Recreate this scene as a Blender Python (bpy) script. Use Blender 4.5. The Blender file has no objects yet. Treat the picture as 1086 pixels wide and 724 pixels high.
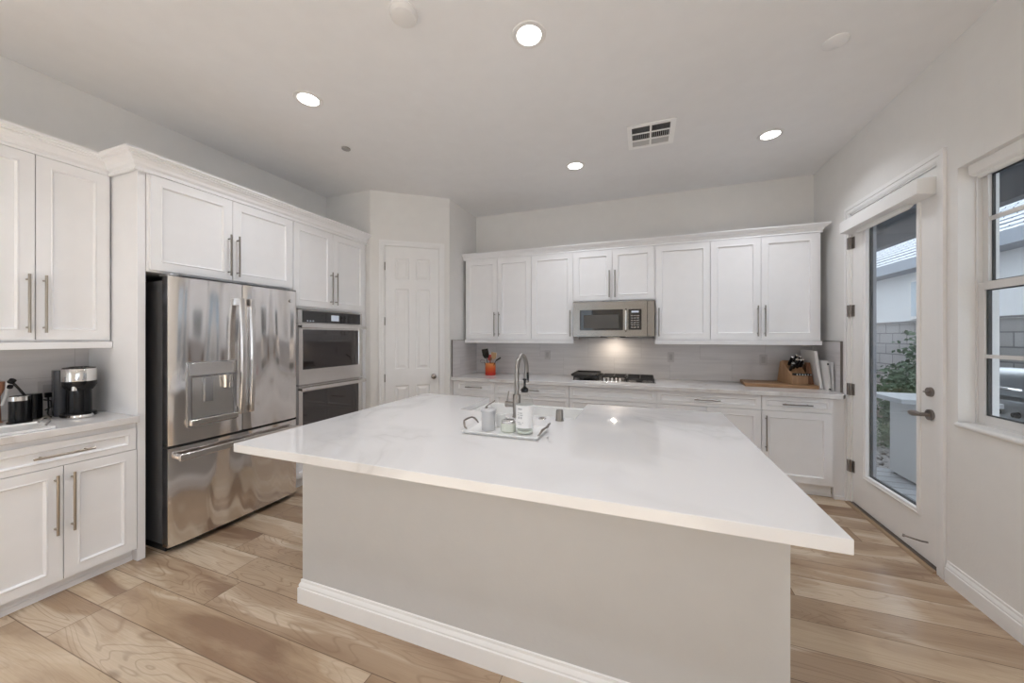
import bpy, bmesh, math, random
from mathutils import Vector, Matrix
PI = math.pi
rnd = random.Random(7)
S = bpy.context.scene
COL = S.collection

# ------------------------------------------------------------------ camera
CAM_H = 1.41
cam_d = bpy.data.cameras.new('camera'); cam = bpy.data.objects.new('camera', cam_d); COL.objects.link(cam)
cam.location = (0, 0, CAM_H); cam.rotation_euler = (PI/2, 0, math.atan(139/378))
cam_d.sensor_width = 36; cam_d.lens = 378/1086*36; cam_d.shift_y = -5.5/1086
cam_d.clip_start = 0.02; cam_d.clip_end = 200
S.camera = cam
# ------------------------------------------------------------------ view
S.view_settings.view_transform = 'Standard'; S.view_settings.look = 'None'
S.view_settings.gamma = 1; S.view_settings.use_curve_mapping = False
S.view_settings.exposure = 0.28
S.cycles.max_bounces = 10; S.cycles.diffuse_bounces = 6; S.cycles.glossy_bounces = 5
S.cycles.transparent_max_bounces = 16; S.cycles.caustics_reflective = False; S.cycles.caustics_refractive = False
S.cycles.sample_clamp_indirect = 6.0
# ------------------------------------------------------------------ world (bright overcast daylight)
W = bpy.data.worlds.new('sky'); S.world = W; W.use_nodes = True
bg = W.node_tree.nodes['Background']; bg.inputs[0].default_value = (0.87, 0.92, 1.0, 1); bg.inputs[1].default_value = 1.9
# lamp powers (W)
CAN_W = 4.3
CAN_COL = (.91, 0.94, 1.0)
CAN_SPREAD = math.radians(125)
sun_d = bpy.data.lights.new('sun', 'SUN'); sun_o = bpy.data.objects.new('sun', sun_d); COL.objects.link(sun_o)
# added low sun: enters the added side window and bounces off the unseen floor
sun_d.energy = 40.0; sun_d.angle = 0.02; sun_d.color = (.85, .92, 1.0)
SUN_EL, SUN_AZ = math.radians(31), math.radians(78)
sun_o.rotation_euler = Vector((math.sin(SUN_AZ)*math.cos(SUN_EL), math.cos(SUN_AZ)*math.cos(SUN_EL), -math.sin(SUN_EL))).to_track_quat('-Z', 'Y').to_euler()

# ------------------------------------------------------------------ materials
def mat(name, col=(.8,.8,.8), rough=.5, metal=0.0, spec=.5, coat=0.0, emit=None, es=0.0, aniso=0.0, bump=None, trans=0.0, ior=1.45):
    m = bpy.data.materials.new(name); m.use_nodes = True
    n = m.node_tree.nodes; l = m.node_tree.links; p = n['Principled BSDF']
    p.inputs['Base Color'].default_value = (*col, 1); p.inputs['Roughness'].default_value = rough
    p.inputs['Metallic'].default_value = metal; p.inputs['Specular IOR Level'].default_value = spec
    p.inputs['Coat Weight'].default_value = coat; p.inputs['IOR'].default_value = ior
    p.inputs['Transmission Weight'].default_value = trans
    if aniso: p.inputs['Anisotropic'].default_value = aniso
    if emit: p.inputs['Emission Color'].default_value = (*emit, 1); p.inputs['Emission Strength'].default_value = es
    # every material carries a light procedural break-up of its colour
    tc = n.new('ShaderNodeTexCoord'); nz = n.new('ShaderNodeTexNoise'); nz.inputs['Scale'].default_value = 9
    l.new(tc.outputs['Object'], nz.inputs['Vector'])
    mx = n.new('ShaderNodeMix'); mx.data_type = 'RGBA'
    mx.inputs[6].default_value = (*[c*.965 for c in col], 1); mx.inputs[7].default_value = (*[min(1, c*1.02) for c in col], 1)
    l.new(nz.outputs[0], mx.inputs[0]); l.new(mx.outputs[2], p.inputs['Base Color'])
    if bump:
        sc, st, vec = bump[:3]
        mp = n.new('ShaderNodeMapping'); mp.inputs['Scale'].default_value = vec
        n2 = n.new('ShaderNodeTexNoise'); n2.inputs['Scale'].default_value = sc; n2.inputs['Detail'].default_value = bump[4] if len(bump) > 4 else 3
        b = n.new('ShaderNodeBump'); b.inputs['Strength'].default_value = st; b.inputs['Distance'].default_value = bump[3] if len(bump) > 3 else .01
        l.new(tc.outputs['Object'], mp.inputs[0]); l.new(mp.outputs[0], n2.inputs['Vector'])
        l.new(n2.outputs[0], b.inputs['Height']); l.new(b.outputs[0], p.inputs['Normal'])
    return m
def nodes(m): return m.node_tree.nodes, m.node_tree.links, m.node_tree.nodes['Principled BSDF']
def math_n(n, l, op, a, b=None, c=None):
    k = n.new('ShaderNodeMath'); k.operation = op
    for i, v in enumerate((a, b, c)):
        if v is None: continue
        if isinstance(v, (int, float)): k.inputs[i].default_value = v
        else: l.new(v, k.inputs[i])
    return k.outputs[0]
def mixc(n, l, f, a, b, mode='MIX'):
    k = n.new('ShaderNodeMix'); k.data_type = 'RGBA'; k.blend_type = mode
    for i, v in ((0, f), (6, a), (7, b)):
        if isinstance(v, (int, float)): k.inputs[i].default_value = v
        elif isinstance(v, tuple): k.inputs[i].default_value = (*v, 1)
        else: l.new(v, k.inputs[i])
    return k.outputs[2]
def ramp(n, l, f, stops):
    k = n.new('ShaderNodeValToRGB'); e = k.color_ramp.elements
    while len(e) < len(stops): e.new(0.5)
    for el, (p, c) in zip(e, stops): el.position = p; el.color = (*c, 1) if isinstance(c, tuple) else (c, c, c, 1)
    l.new(f, k.inputs[0]); return k.outputs[0]

M = {}
M['wall'] = mat('wall_paint', (.80,.79,.775), .75, bump=(60, .08, (1,1,1)))
M['ceiling'] = mat('ceiling_paint', (.83,.83,.84), .85, bump=(60, .06, (1,1,1)))
M['trim'] = mat('trim_paint', (.86,.855,.85), .4)
M['door'] = mat('door_paint', (.87,.86,.85), .42)
M['pantry'] = mat('pantry_door_paint', (.86,.86,.86), .42)
M['cab'] = mat('cabinet_lacquer', (.89,.895,.915), .33)
M['cabin'] = mat('cabinet_shadow_gap', (.45,.45,.46), .6)
M['nickel'] = mat('brushed_nickel', (.31,.29,.27), .28, 1.0)
M['brass'] = mat('champagne_metal', (.42,.37,.31), .3, 1.0)
M['steel'] = mat('stainless_steel', (.80,.775,.76), .12, 1.0, aniso=.5, bump=(1.0, 1.0, (6.5, .6, .6), .045, 0))
M['steel_flat'] = mat('stainless_flat', (.74,.72,.705), .24, 1.0)
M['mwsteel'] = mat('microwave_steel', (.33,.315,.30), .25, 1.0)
M['chrome'] = mat('polished_chrome', (.75,.74,.73), .12, 1.0)
M['bronze'] = mat('dark_nickel', (.30,.27,.25), .3, 1.0)
M['blackglass'] = mat('black_glass', (.012,.011,.012), .05, 0, .6, coat=.5)
M['ovenglass'] = mat('oven_glass', (.03,.024,.024), .06, 0, .8, coat=.6)
M['black'] = mat('black_plastic', (.008,.008,.009), .16, spec=.35)
M['blackmatte'] = mat('black_matte', (.02,.02,.02), .7)
M['iron'] = mat('cast_iron', (.03,.028,.027), .5)
M['white'] = mat('white_ceramic', (.83,.83,.82), .15)
M['whiteplastic'] = mat('white_plastic', (.78,.77,.76), .4)
M['greycer'] = mat('grey_ceramic', (.52,.52,.53), .35)
M['greenglass'] = mat('pale_green_glass', (.62,.65,.58), .1)
M['paper'] = mat('white_paper', (.80,.79,.78), .6)
M['wood'] = mat('board_wood', (.40,.24,.13), .45)
M['wood2'] = mat('dark_block_wood', (.16,.07,.035), .45)
M['ochre'] = mat('ochre_wood', (.50,.33,.18), .55)
M['red'] = mat('red_silicone', (.45,.05,.05), .4)
M['olive'] = mat('olive_plastic', (.30,.26,.10), .4)
M['dispgrey'] = mat('dispenser_grey', (.40,.40,.41), .25, .7)
M['led'] = mat('lamp_lens', (1,1,1), .5, emit=(1,.97,.93), es=9.0)
M['display'] = mat('clock_display', (.3,.32,.35), .3, emit=(.75,.85,1), es=.3)
M['vinyl'] = mat('window_vinyl', (.72,.71,.70), .4)
M['concrete'] = mat('outdoor_stucco', (.80,.81,.82), .9, bump=(40, .4, (1,1,1)))
M['lilac'] = mat('grey_jamb_stucco', (.34,.34,.36), .9, bump=(40, .4, (1,1,1)))
M['fascia'] = mat('fascia_paint', (.33,.36,.41), .7)
M['patiowood'] = mat('patio_cover_wood', (.26,.27,.30), .8)
M['soil'] = mat('garden_soil', (.16,.13,.11), .95, bump=(20, .8, (1,1,1)))
M['leaf'] = mat('leaf_green', (.13,.20,.12), .5)
M['leaf2'] = mat('leaf_pale', (.30,.38,.26), .5)
M['stem'] = mat('plant_stem', (.14,.10,.07), .8)
M['rock'] = mat('gravel_stone', (.62,.59,.58), .9)
M['grill'] = mat('grill_steel', (.62,.64,.66), .3, .8)

# glass: clear with a Fresnel reflection
def glass_mat(name, tint=(.93,.96,.97), refl=1.0):
    m = bpy.data.materials.new(name); m.use_nodes = True; n = m.node_tree.nodes; l = m.node_tree.links; n.clear()
    o = n.new('ShaderNodeOutputMaterial'); t = n.new('ShaderNodeBsdfTransparent'); t.inputs[0].default_value = (*tint, 1)
    g = n.new('ShaderNodeBsdfGlossy'); g.inputs['Roughness'].default_value = .02
    f = n.new('ShaderNodeLayerWeight'); f.inputs[0].default_value = .5      # Schlick: .04 + .96 facing^5, the same from both sides
    mx = n.new('ShaderNodeMixShader'); l.new(math_n(n, l, 'MULTIPLY', math_n(n, l, 'MULTIPLY_ADD', math_n(n, l, 'POWER', f.outputs['Facing'], 5.0), .96, .04), refl), mx.inputs[0])
    l.new(t.outputs[0], mx.inputs[1]); l.new(g.outputs[0], mx.inputs[2]); l.new(mx.outputs[0], o.inputs[0]); return m
M['glass'] = glass_mat('window_glass')
M['clear'] = glass_mat('clear_bottle', (.98,.99,.985), .5)

# floor: wide hickory planks running along X
def floor_mat():
    m = bpy.data.materials.new('hickory_planks'); m.use_nodes = True; n, l, p = nodes(m)
    g = n.new('ShaderNodeNewGeometry'); sp = n.new('ShaderNodeSeparateXYZ'); l.new(g.outputs['Position'], sp.inputs[0])
    x, y = sp.outputs[0], sp.outputs[1]
    PW, PL = .193, 1.62
    ry = math_n(n, l, 'DIVIDE', math_n(n, l, 'SUBTRACT', y, 1.005), PW)
    row = math_n(n, l, 'FLOOR', ry)
    w1 = n.new('ShaderNodeTexWhiteNoise'); w1.noise_dimensions = '1D'; l.new(math_n(n, l, 'ADD', row, 17.37), w1.inputs['W'])
    rx = math_n(n, l, 'ADD', math_n(n, l, 'DIVIDE', x, PL), w1.outputs[0])
    col = math_n(n, l, 'FLOOR', rx)
    cv = n.new('ShaderNodeCombineXYZ'); l.new(row, cv.inputs[0]); l.new(col, cv.inputs[1]); cv.inputs[2].default_value = 3.3
    w2 = n.new('ShaderNodeTexWhiteNoise'); w2.noise_dimensions = '3D'; l.new(cv.outputs[0], w2.inputs['Vector'])
    rid = w2.outputs[0]
    sc = n.new('ShaderNodeSeparateColor'); l.new(w2.outputs[1], sc.inputs[0])
    # grain coordinates, shifted per plank
    def coords(sx, sy, k):
        c = n.new('ShaderNodeCombineXYZ')
        l.new(math_n(n, l, 'ADD', math_n(n, l, 'MULTIPLY', x, sx), math_n(n, l, 'MULTIPLY', rid, 31*k)), c.inputs[0])
        l.new(math_n(n, l, 'ADD', math_n(n, l, 'MULTIPLY', y, sy), math_n(n, l, 'MULTIPLY', sc.outputs[1], 17*k)), c.inputs[1])
        return c.outputs[0]
    nz = n.new('ShaderNodeTexNoise'); nz.inputs['Scale'].default_value = 1; nz.inputs['Detail'].default_value = 6; nz.inputs['Distortion'].default_value = .6
    l.new(coords(.9, 6.5, 1), nz.inputs['Vector'])                   # broad heartwood swirls
    fig = n.new('ShaderNodeTexNoise'); fig.inputs['Scale'].default_value = 1; fig.inputs['Detail'].default_value = 2; fig.inputs['Distortion'].default_value = 1.2
    l.new(coords(.75, 4.2, 2), fig.inputs['Vector'])
    rings = math_n(n, l, 'ABSOLUTE', math_n(n, l, 'SINE', math_n(n, l, 'MULTIPLY', fig.outputs[0], 62)))   # contour figure
    fine = n.new('ShaderNodeTexNoise'); fine.inputs['Scale'].default_value = 1; fine.inputs['Detail'].default_value = 5
    l.new(coords(4, 190, 1), fine.inputs['Vector'])
    base = ramp(n, l, rid, [(0, (.60,.47,.33)), (.22, (.44,.31,.20)), (.42, (.66,.53,.39)), (.62, (.34,.225,.14)), (.8, (.56,.43,.30)), (1, (.42,.29,.19))])
    heart = mixc(n, l, math_n(n, l, 'MULTIPLY', ramp(n, l, nz.outputs[0], [(.50, 0.0), (.63, 1.0)]), math_n(n, l, 'MULTIPLY_ADD', sc.outputs[2], .65, .2)), base, (.23,.135,.085))
    sap = mixc(n, l, math_n(n, l, 'MULTIPLY', ramp(n, l, nz.outputs[0], [(.38, 1.0), (.45, 0.0)]), .75), heart, (.70,.58,.44))
    c1 = mixc(n, l, math_n(n, l, 'MULTIPLY', ramp(n, l, rings, [(.0, 1.0), (.45, 0.0)]), math_n(n, l, 'MULTIPLY_ADD', sc.outputs[0], .5, .15)), sap, (.24,.15,.095))
    c2 = mixc(n, l, math_n(n, l, 'MULTIPLY', ramp(n, l, fine.outputs[0], [(.42, 1.0), (.6, 0.0)]), .16), c1, (.33,.22,.14))
    # knots
    vo = n.new('ShaderNodeTexVoronoi'); vo.inputs['Scale'].default_value = 1; l.new(coords(1.4, 3.4, 1), vo.inputs['Vector'])
    c3 = mixc(n, l, math_n(n, l, 'MULTIPLY', ramp(n, l, vo.outputs['Distance'], [(.03, 1.0), (.09, 0.0)]), .75), c2, (.10,.055,.035))
    # seams
    fy = math_n(n, l, 'FRACT', ry); ey = math_n(n, l, 'MULTIPLY', math_n(n, l, 'MINIMUM', fy, math_n(n, l, 'SUBTRACT', 1.0, fy)), PW)
    fx = math_n(n, l, 'FRACT', rx); ex = math_n(n, l, 'MULTIPLY', math_n(n, l, 'MINIMUM', fx, math_n(n, l, 'SUBTRACT', 1.0, fx)), PL)
    e = math_n(n, l, 'MINIMUM', ex, ey)
    seam = ramp(n, l, math_n(n, l, 'MULTIPLY', e, 100), [(.10, 1.0), (.26, 0.0)])
    c4 = mixc(n, l, math_n(n, l, 'MULTIPLY', seam, .75), c3, (.12,.075,.045))
    l.new(c4, p.inputs['Base Color']); p.inputs['Roughness'].default_value = .33
    l.new(math_n(n, l, 'MULTIPLY_ADD', fine.outputs[0], .16, .15), p.inputs['Roughness'])
    b = n.new('ShaderNodeBump'); b.inputs['Strength'].default_value = .25; b.inputs['Distance'].default_value = .004
    l.new(math_n(n, l, 'SUBTRACT', math_n(n, l, 'MULTIPLY', fine.outputs[0], .25), seam), b.inputs['Height']); l.new(b.outputs[0], p.inputs['Normal'])
    return m
M['floor'] = floor_mat()

def quartz_mat(name, base, vein, rough, vstr):
    m = bpy.data.materials.new(name); m.use_nodes = True; n, l, p = nodes(m)
    g = n.new('ShaderNodeNewGeometry')
    nz = n.new('ShaderNodeTexNoise'); nz.inputs['Scale'].default_value = .9; nz.inputs['Detail'].default_value = 5; nz.inputs['Distortion'].default_value = 1.1
    l.new(g.outputs['Position'], nz.inputs['Vector'])
    v = math_n(n, l, 'ABSOLUTE', math_n(n, l, 'SUBTRACT', nz.outputs[0], .5))
    f = ramp(n, l, v, [(0, .9), (.014, .5), (.09, 0.0)])
    n2 = n.new('ShaderNodeTexNoise'); n2.inputs['Scale'].default_value = 1.7; l.new(g.outputs['Position'], n2.inputs['Vector'])
    f2 = math_n(n, l, 'MULTIPLY', math_n(n, l, 'MULTIPLY', f, ramp(n, l, n2.outputs[0], [(.40, 0.0), (.52, 1.0)])), vstr)
    l.new(mixc(n, l, f2, base, vein), p.inputs['Base Color']); p.inputs['Roughness'].default_value = rough
    return m
M['quartz'] = quartz_mat('white_quartz', (.70,.69,.69), (.42,.405,.40), .045, .42)
M['quartz2'] = quartz_mat('white_quartz_veined', (.74,.73,.73), (.50,.46,.43), .12, .8)

def tile_mat(axis):
    m = bpy.data.materials.new('backsplash_tile_' + axis); m.use_nodes = True; n, l, p = nodes(m)
    g = n.new('ShaderNodeNewGeometry'); sp = n.new('ShaderNodeSeparateXYZ'); l.new(g.outputs['Position'], sp.inputs[0])
    u = sp.outputs[0 if axis == 'x' else 1]; z = sp.outputs[2]
    TW, TH = .62, .245
    rz = math_n(n, l, 'DIVIDE', math_n(n, l, 'SUBTRACT', z, .904), TH); row = math_n(n, l, 'FLOOR', rz)
    ru = math_n(n, l, 'ADD', math_n(n, l, 'DIVIDE', math_n(n, l, 'ADD', u, .33), TW), math_n(n, l, 'MULTIPLY', row, .5))
    colu = math_n(n, l, 'FLOOR', ru)
    cv = n.new('ShaderNodeCombineXYZ'); l.new(row, cv.inputs[0]); l.new(colu, cv.inputs[1])
    w = n.new('ShaderNodeTexWhiteNoise'); l.new(cv.outputs[0], w.inputs['Vector'])
    c = n.new('ShaderNodeCombineXYZ'); l.new(math_n(n, l, 'ADD', math_n(n, l, 'MULTIPLY', u, 1.6), math_n(n, l, 'MULTIPLY', w.outputs[0], 20)), c.inputs[0])
    l.new(math_n(n, l, 'MULTIPLY', z, 22), c.inputs[1])
    nz = n.new('ShaderNodeTexNoise'); nz.inputs['Scale'].default_value = 1; nz.inputs['Detail'].default_value = 4; l.new(c.outputs[0], nz.inputs['Vector'])
    cc = ramp(n, l, nz.outputs[0], [(.3, (.56,.54,.545)), (.5, (.63,.61,.61)), (.7, (.68,.66,.66))])
    cc = mixc(n, l, .12, cc, w.outputs[1] if False else (.6,.58,.58))
    fz = math_n(n, l, 'FRACT', rz); fu = math_n(n, l, 'FRACT', ru)
    e = math_n(n, l, 'MINIMUM', math_n(n, l, 'MULTIPLY', math_n(n, l, 'MINIMUM', fz, math_n(n, l, 'SUBTRACT', 1.0, fz)), TH),
               math_n(n, l, 'MULTIPLY', math_n(n, l, 'MINIMUM', fu, math_n(n, l, 'SUBTRACT', 1.0, fu)), TW))
    s = ramp(n, l, math_n(n, l, 'MULTIPLY', e, 100), [(.08, 1.0), (.2, 0.0)])
    l.new(mixc(n, l, math_n(n, l, 'MULTIPLY', s, .7), cc, (.42,.40,.40)), p.inputs['Base Color']); p.inputs['Roughness'].default_value = .22
    b = n.new('ShaderNodeBump'); b.inputs['Strength'].default_value = .2; b.inputs['Distance'].default_value = .003
    l.new(math_n(n, l, 'SUBTRACT', 1.0, s), b.inputs['Height']); l.new(b.outputs[0], p.inputs['Normal'])
    return m
M['tile_x'] = tile_mat('x'); M['tile_y'] = tile_mat('y')

def brick_mat(name, c1, c2, mort, bw, bh, rough=.9, axis='y', off=.5, msize=.012):
    m = bpy.data.materials.new(name); m.use_nodes = True; n, l, p = nodes(m)
    g = n.new('ShaderNodeNewGeometry'); sp = n.new('ShaderNodeSeparateXYZ'); l.new(g.outputs['Position'], sp.inputs[0])
    cv = n.new('ShaderNodeCombineXYZ'); a, b_ = {'y': (1, 2), 'x': (0, 2), 'f': (0, 1)}[axis]
    l.new(sp.outputs[a], cv.inputs[0]); l.new(sp.outputs[b_], cv.inputs[1])
    br = n.new('ShaderNodeTexBrick'); l.new(cv.outputs[0], br.inputs['Vector']); br.offset = off
    br.inputs['Scale'].default_value = 1; br.inputs['Brick Width'].default_value = bw; br.inputs['Row Height'].default_value = bh
    br.inputs['Mortar Size'].default_value = msize; br.inputs['Color1'].default_value = (*c1, 1); br.inputs['Color2'].default_value = (*c2, 1); br.inputs['Mortar'].default_value = (*mort, 1)
    l.new(br.outputs[0], p.inputs['Base Color']); p.inputs['Roughness'].default_value = rough
    b = n.new('ShaderNodeBump'); b.inputs['Strength'].default_value = .5; b.inputs['Distance'].default_value = .01
    l.new(math_n(n, l, 'SUBTRACT', 1.0, br.outputs[1]), b.inputs['Height']); l.new(b.outputs[0], p.inputs['Normal'])
    return m
M['block'] = brick_mat('block_wall', (.56,.53,.52), (.64,.61,.60), (.33,.31,.31), .42, .21)
M['paving'] = brick_mat('patio_paving', (.50,.52,.55), (.62,.64,.67), (.28,.29,.31), .9, .16, .6, 'f', .5, .01)
M['rooftile'] = brick_mat('roof_tile', (.66,.69,.73), (.74,.77,.80), (.20,.22,.26), .34, .17, .8, 'y', .5, .02)

def wood_stripe(m, vec, c2):
    n, l, p = nodes(m); tc = n.new('ShaderNodeTexCoord'); mp = n.new('ShaderNodeMapping'); mp.inputs['Scale'].default_value = vec
    nz = n.new('ShaderNodeTexNoise'); nz.inputs['Scale'].default_value = 3; nz.inputs['Detail'].default_value = 5
    l.new(tc.outputs['Object'], mp.inputs[0]); l.new(mp.outputs[0], nz.inputs['Vector'])
    base = tuple(p.inputs['Base Color'].default_value)[:3]
    l.new(mixc(n, l, ramp(n, l, nz.outputs[0], [(.35, 0.0), (.65, 1.0)]), base, c2), p.inputs['Base Color'])
wood_stripe(M['wood'], (1, 14, 14), (.27,.15,.075)); wood_stripe(M['wood2'], (14, 14, 1), (.25,.12,.06))
M['blockwood'] = mat('knife_block_wood', (.42,.26,.15), .45); wood_stripe(M['blockwood'], (14, 14, 1.5), (.33,.19,.10))

def crock_mat():
    m = bpy.data.materials.new('orange_enamel'); m.use_nodes = True; n, l, p = nodes(m)
    tc = n.new('ShaderNodeTexCoord'); sp = n.new('ShaderNodeSeparateXYZ'); l.new(tc.outputs['Generated'], sp.inputs[0])
    l.new(ramp(n, l, sp.outputs[2], [(.15, (.52,.03,.015)), (.55, (.62,.10,.02)), (.95, (.66,.24,.07))]), p.inputs['Base Color'])
    p.inputs['Roughness'].default_value = .15; return m
M['crock'] = crock_mat()
def label_mat():
    m = mat('bottle_label', (.80,.80,.80), .5); return m
M['label'] = label_mat()

# ------------------------------------------------------------------ mesh helpers
def B(): return bmesh.new()
def box(bm, x0, x1, y0, y1, z0, z1):
    v = [bm.verts.new((x, y, z)) for z in (z0, z1) for y in (y0, y1) for x in (x0, x1)]
    for f in ((0,2,3,1), (4,5,7,6), (0,1,5,4), (2,6,7,3), (0,4,6,2), (1,3,7,5)): bm.faces.new([v[i] for i in f])
    return v
def prism(bm, poly, z0, z1, axis='z'):
    def P(a, b, c): return {'z': (a, b, c), 'y': (a, c, b), 'x': (c, a, b)}[axis]
    lo = [bm.verts.new(P(a, b, z0)) for a, b in poly]; hi = [bm.verts.new(P(a, b, z1)) for a, b in poly]
    bm.faces.new(lo[::-1]); bm.faces.new(hi)
    for i in range(len(poly)):
        j = (i+1) % len(poly); bm.faces.new((lo[i], lo[j], hi[j], hi[i]))
def ringpts(c, ax, r, seg, ph=0):
    ax = Vector(ax).normalized(); t = Vector((0,0,1)) if abs(ax.z) < .9 else Vector((1,0,0))
    u = ax.cross(t).normalized(); v = ax.cross(u)
    return [Vector(c) + u*r*math.cos(2*PI*i/seg+ph) + v*r*math.sin(2*PI*i/seg+ph) for i in range(seg)]
def loft(bm, rings, cap0=True, cap1=True):
    R = [[bm.verts.new(p) for p in r] for r in rings]
    for a, b in zip(R, R[1:]):
        k = len(a)
        for i in range(k): bm.faces.new((a[i], a[(i+1)%k], b[(i+1)%k], b[i]))
    if cap0: bm.faces.new(R[0][::-1])
    if cap1: bm.faces.new(R[-1])
def cyl(bm, p0, p1, r0, r1=None, seg=20):
    p0, p1 = Vector(p0), Vector(p1); r1 = r0 if r1 is None else r1
    loft(bm, [ringpts(p0, p1-p0, r0, seg), ringpts(p1, p1-p0, r1, seg)])
def tube(bm, pts, r, seg=10):
    pts = [Vector(p) for p in pts]; n = len(pts); rings = []; u = None
    for i, p in enumerate(pts):
        d = (pts[min(i+1, n-1)] - pts[max(i-1, 0)]).normalized()
        if u is None:
            t = Vector((0,0,1)) if abs(d.z) < .9 else Vector((1,0,0)); u = d.cross(t).normalized()
        else: u = (u - d*u.dot(d)).normalized()
        v = d.cross(u); rr = r[i] if isinstance(r, (list, tuple)) else r
        rings.append([p + u*rr*math.cos(2*PI*k/seg) + v*rr*math.sin(2*PI*k/seg) for k in range(seg)])
    loft(bm, rings)
def lathe(bm, prof, c=(0,0,0), seg=28, cap0=True, cap1=True):
    loft(bm, [[(c[0]+r*math.cos(2*PI*i/seg), c[1]+r*math.sin(2*PI*i/seg), c[2]+z) for i in range(seg)] for r, z in prof], cap0, cap1)
def rbox(bm, x0, x1, y0, y1, z0, z1, r=.01, seg=4):
    """box with rounded vertical corners"""
    poly = []
    for cx, cy, a in ((x1-r, y0+r, -PI/2), (x1-r, y1-r, 0), (x0+r, y1-r, PI/2), (x0+r, y0+r, PI)):
        for i in range(seg+1):
            t = a + PI/2*i/seg; poly.append((cx+r*math.cos(t), cy+r*math.sin(t)))
    prism(bm, poly, z0, z1)
def panel_board(bm, w, h, t, rects, prof, x0=0, z0=0, back=True):
    """board w x h in the XZ plane, front face at y=0 looking to -Y, thickness t behind it;
    rects = list of (xa, xb, za, zb); prof = [(inset, depth)...] rings then a flat bottom; prof None = a hole"""
    xs = sorted({x0, x0+w} | {r[0] for r in rects} | {r[1] for r in rects}); zs = sorted({z0, z0+h} | {r[2] for r in rects} | {r[3] for r in rects})
    def inr(x, z): return any(a < x < b and c < z < d for a, b, c, d in rects)
    def q(pts): bm.faces.new([bm.verts.new(p) for p in pts])
    for xa, xb in zip(xs, xs[1:]):
        for za, zb in zip(zs, zs[1:]):
            hole = inr((xa+xb)/2, (za+zb)/2)
            if not hole: q([(xa,0,za), (xb,0,za), (xb,0,zb), (xa,0,zb)])
            if back and not (hole and prof is None): q([(xa,t,za), (xa,t,zb), (xb,t,zb), (xb,t,za)])
    X, Z = x0+w, z0+h
    q([(x0,0,z0), (x0,t,z0), (X,t,z0), (X,0,z0)]); q([(x0,0,Z), (X,0,Z), (X,t,Z), (x0,t,Z)])
    q([(x0,0,z0), (x0,0,Z), (x0,t,Z), (x0,t,z0)]); q([(X,0,z0), (X,t,z0), (X,t,Z), (X,0,Z)])
    for a, b, c, d in rects:
        rr = [(0, 0)] + (prof if prof else [(0, t)])
        R = []
        for i, dep in rr: R.append([bm.verts.new(p) for p in ((a+i,dep,c+i), (b-i,dep,c+i), (b-i,dep,d-i), (a+i,dep,d-i))])
        for A, C in zip(R, R[1:]):
            for k in range(4): bm.faces.new((A[k], A[(k+1)%4], C[(k+1)%4], C[k]))
        if prof: bm.faces.new(R[-1])
    bmesh.ops.remove_doubles(bm, verts=bm.verts[:], dist=1e-5)
def sweep(bm, path, prof, side=1):
    """sweep profile [(out, z)] along a horizontal path [(x,y)]; out is measured to the side of travel"""
    n = len(path); P = [Vector(p) for p in path]; offs = []
    for i in range(n):
        ds = []
        if i > 0: ds.append((P[i]-P[i-1]).normalized())
        if i < n-1: ds.append((P[i+1]-P[i]).normalized())
        ns = [Vector((d.y, -d.x))*side for d in ds]
        o = ns[0] if len(ns) == 1 else (ns[0]+ns[1])/(1+ns[0].dot(ns[1]))
        offs.append(o)
    loft(bm, [[(p.x+o.x*a, p.y+o.y*a, z) for a, z in prof] for p, o in zip(P, offs)])

def obj(name, bm, m, parent=None, loc=None, rot=None, bev=0, smooth=True, ang=38):
    bmesh.ops.recalc_face_normals(bm, faces=bm.faces[:])
    me = bpy.data.meshes.new(name); bm.to_mesh(me); bm.free()
    if smooth:
        me.polygons.foreach_set('use_smooth', [True]*len(me.polygons)); me.set_sharp_from_angle(angle=math.radians(ang))
    me.materials.append(M[m] if isinstance(m, str) else m)
    o = bpy.data.objects.new(name, me); COL.objects.link(o)
    if parent: o.parent = parent
    if loc: o.location = loc
    if rot: o.rotation_euler = rot
    if bev:
        b = o.modifiers.new('edge', 'BEVEL'); b.width = bev; b.segments = 2; b.limit_method = 'ANGLE'; b.angle_limit = math.radians(50)
    return o
def tag(o, label, cat, group=None, kind=None):
    o['label'] = label; o['category'] = cat
    if group: o['group'] = group
    if kind: o['kind'] = kind
    return o
def thing(name, label, cat, loc=(0,0,0), rz=0, group=None):
    o = bpy.data.objects.new(name, None); COL.objects.link(o); o.location = loc; o.rotation_euler = (0,0,rz); o.empty_display_size = .1
    return tag(o, label, cat, group)
def struct(name, bm, m, parent=None, label=None, **k):
    o = obj(name, bm, m, parent, **k)
    if not parent: o['kind'] = 'structure'
    if label: o['label'] = label
    return o
def dup(root, loc, rz, label):
    r = root.copy(); COL.objects.link(r); r.location = loc; r.rotation_euler = (0,0,rz); r['label'] = label
    for ch in list(root.children):
        c = ch.copy(); COL.objects.link(c); c.parent = r
        for g in list(ch.children):
            d = g.copy(); COL.objects.link(d); d.parent = c
    return r

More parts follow.
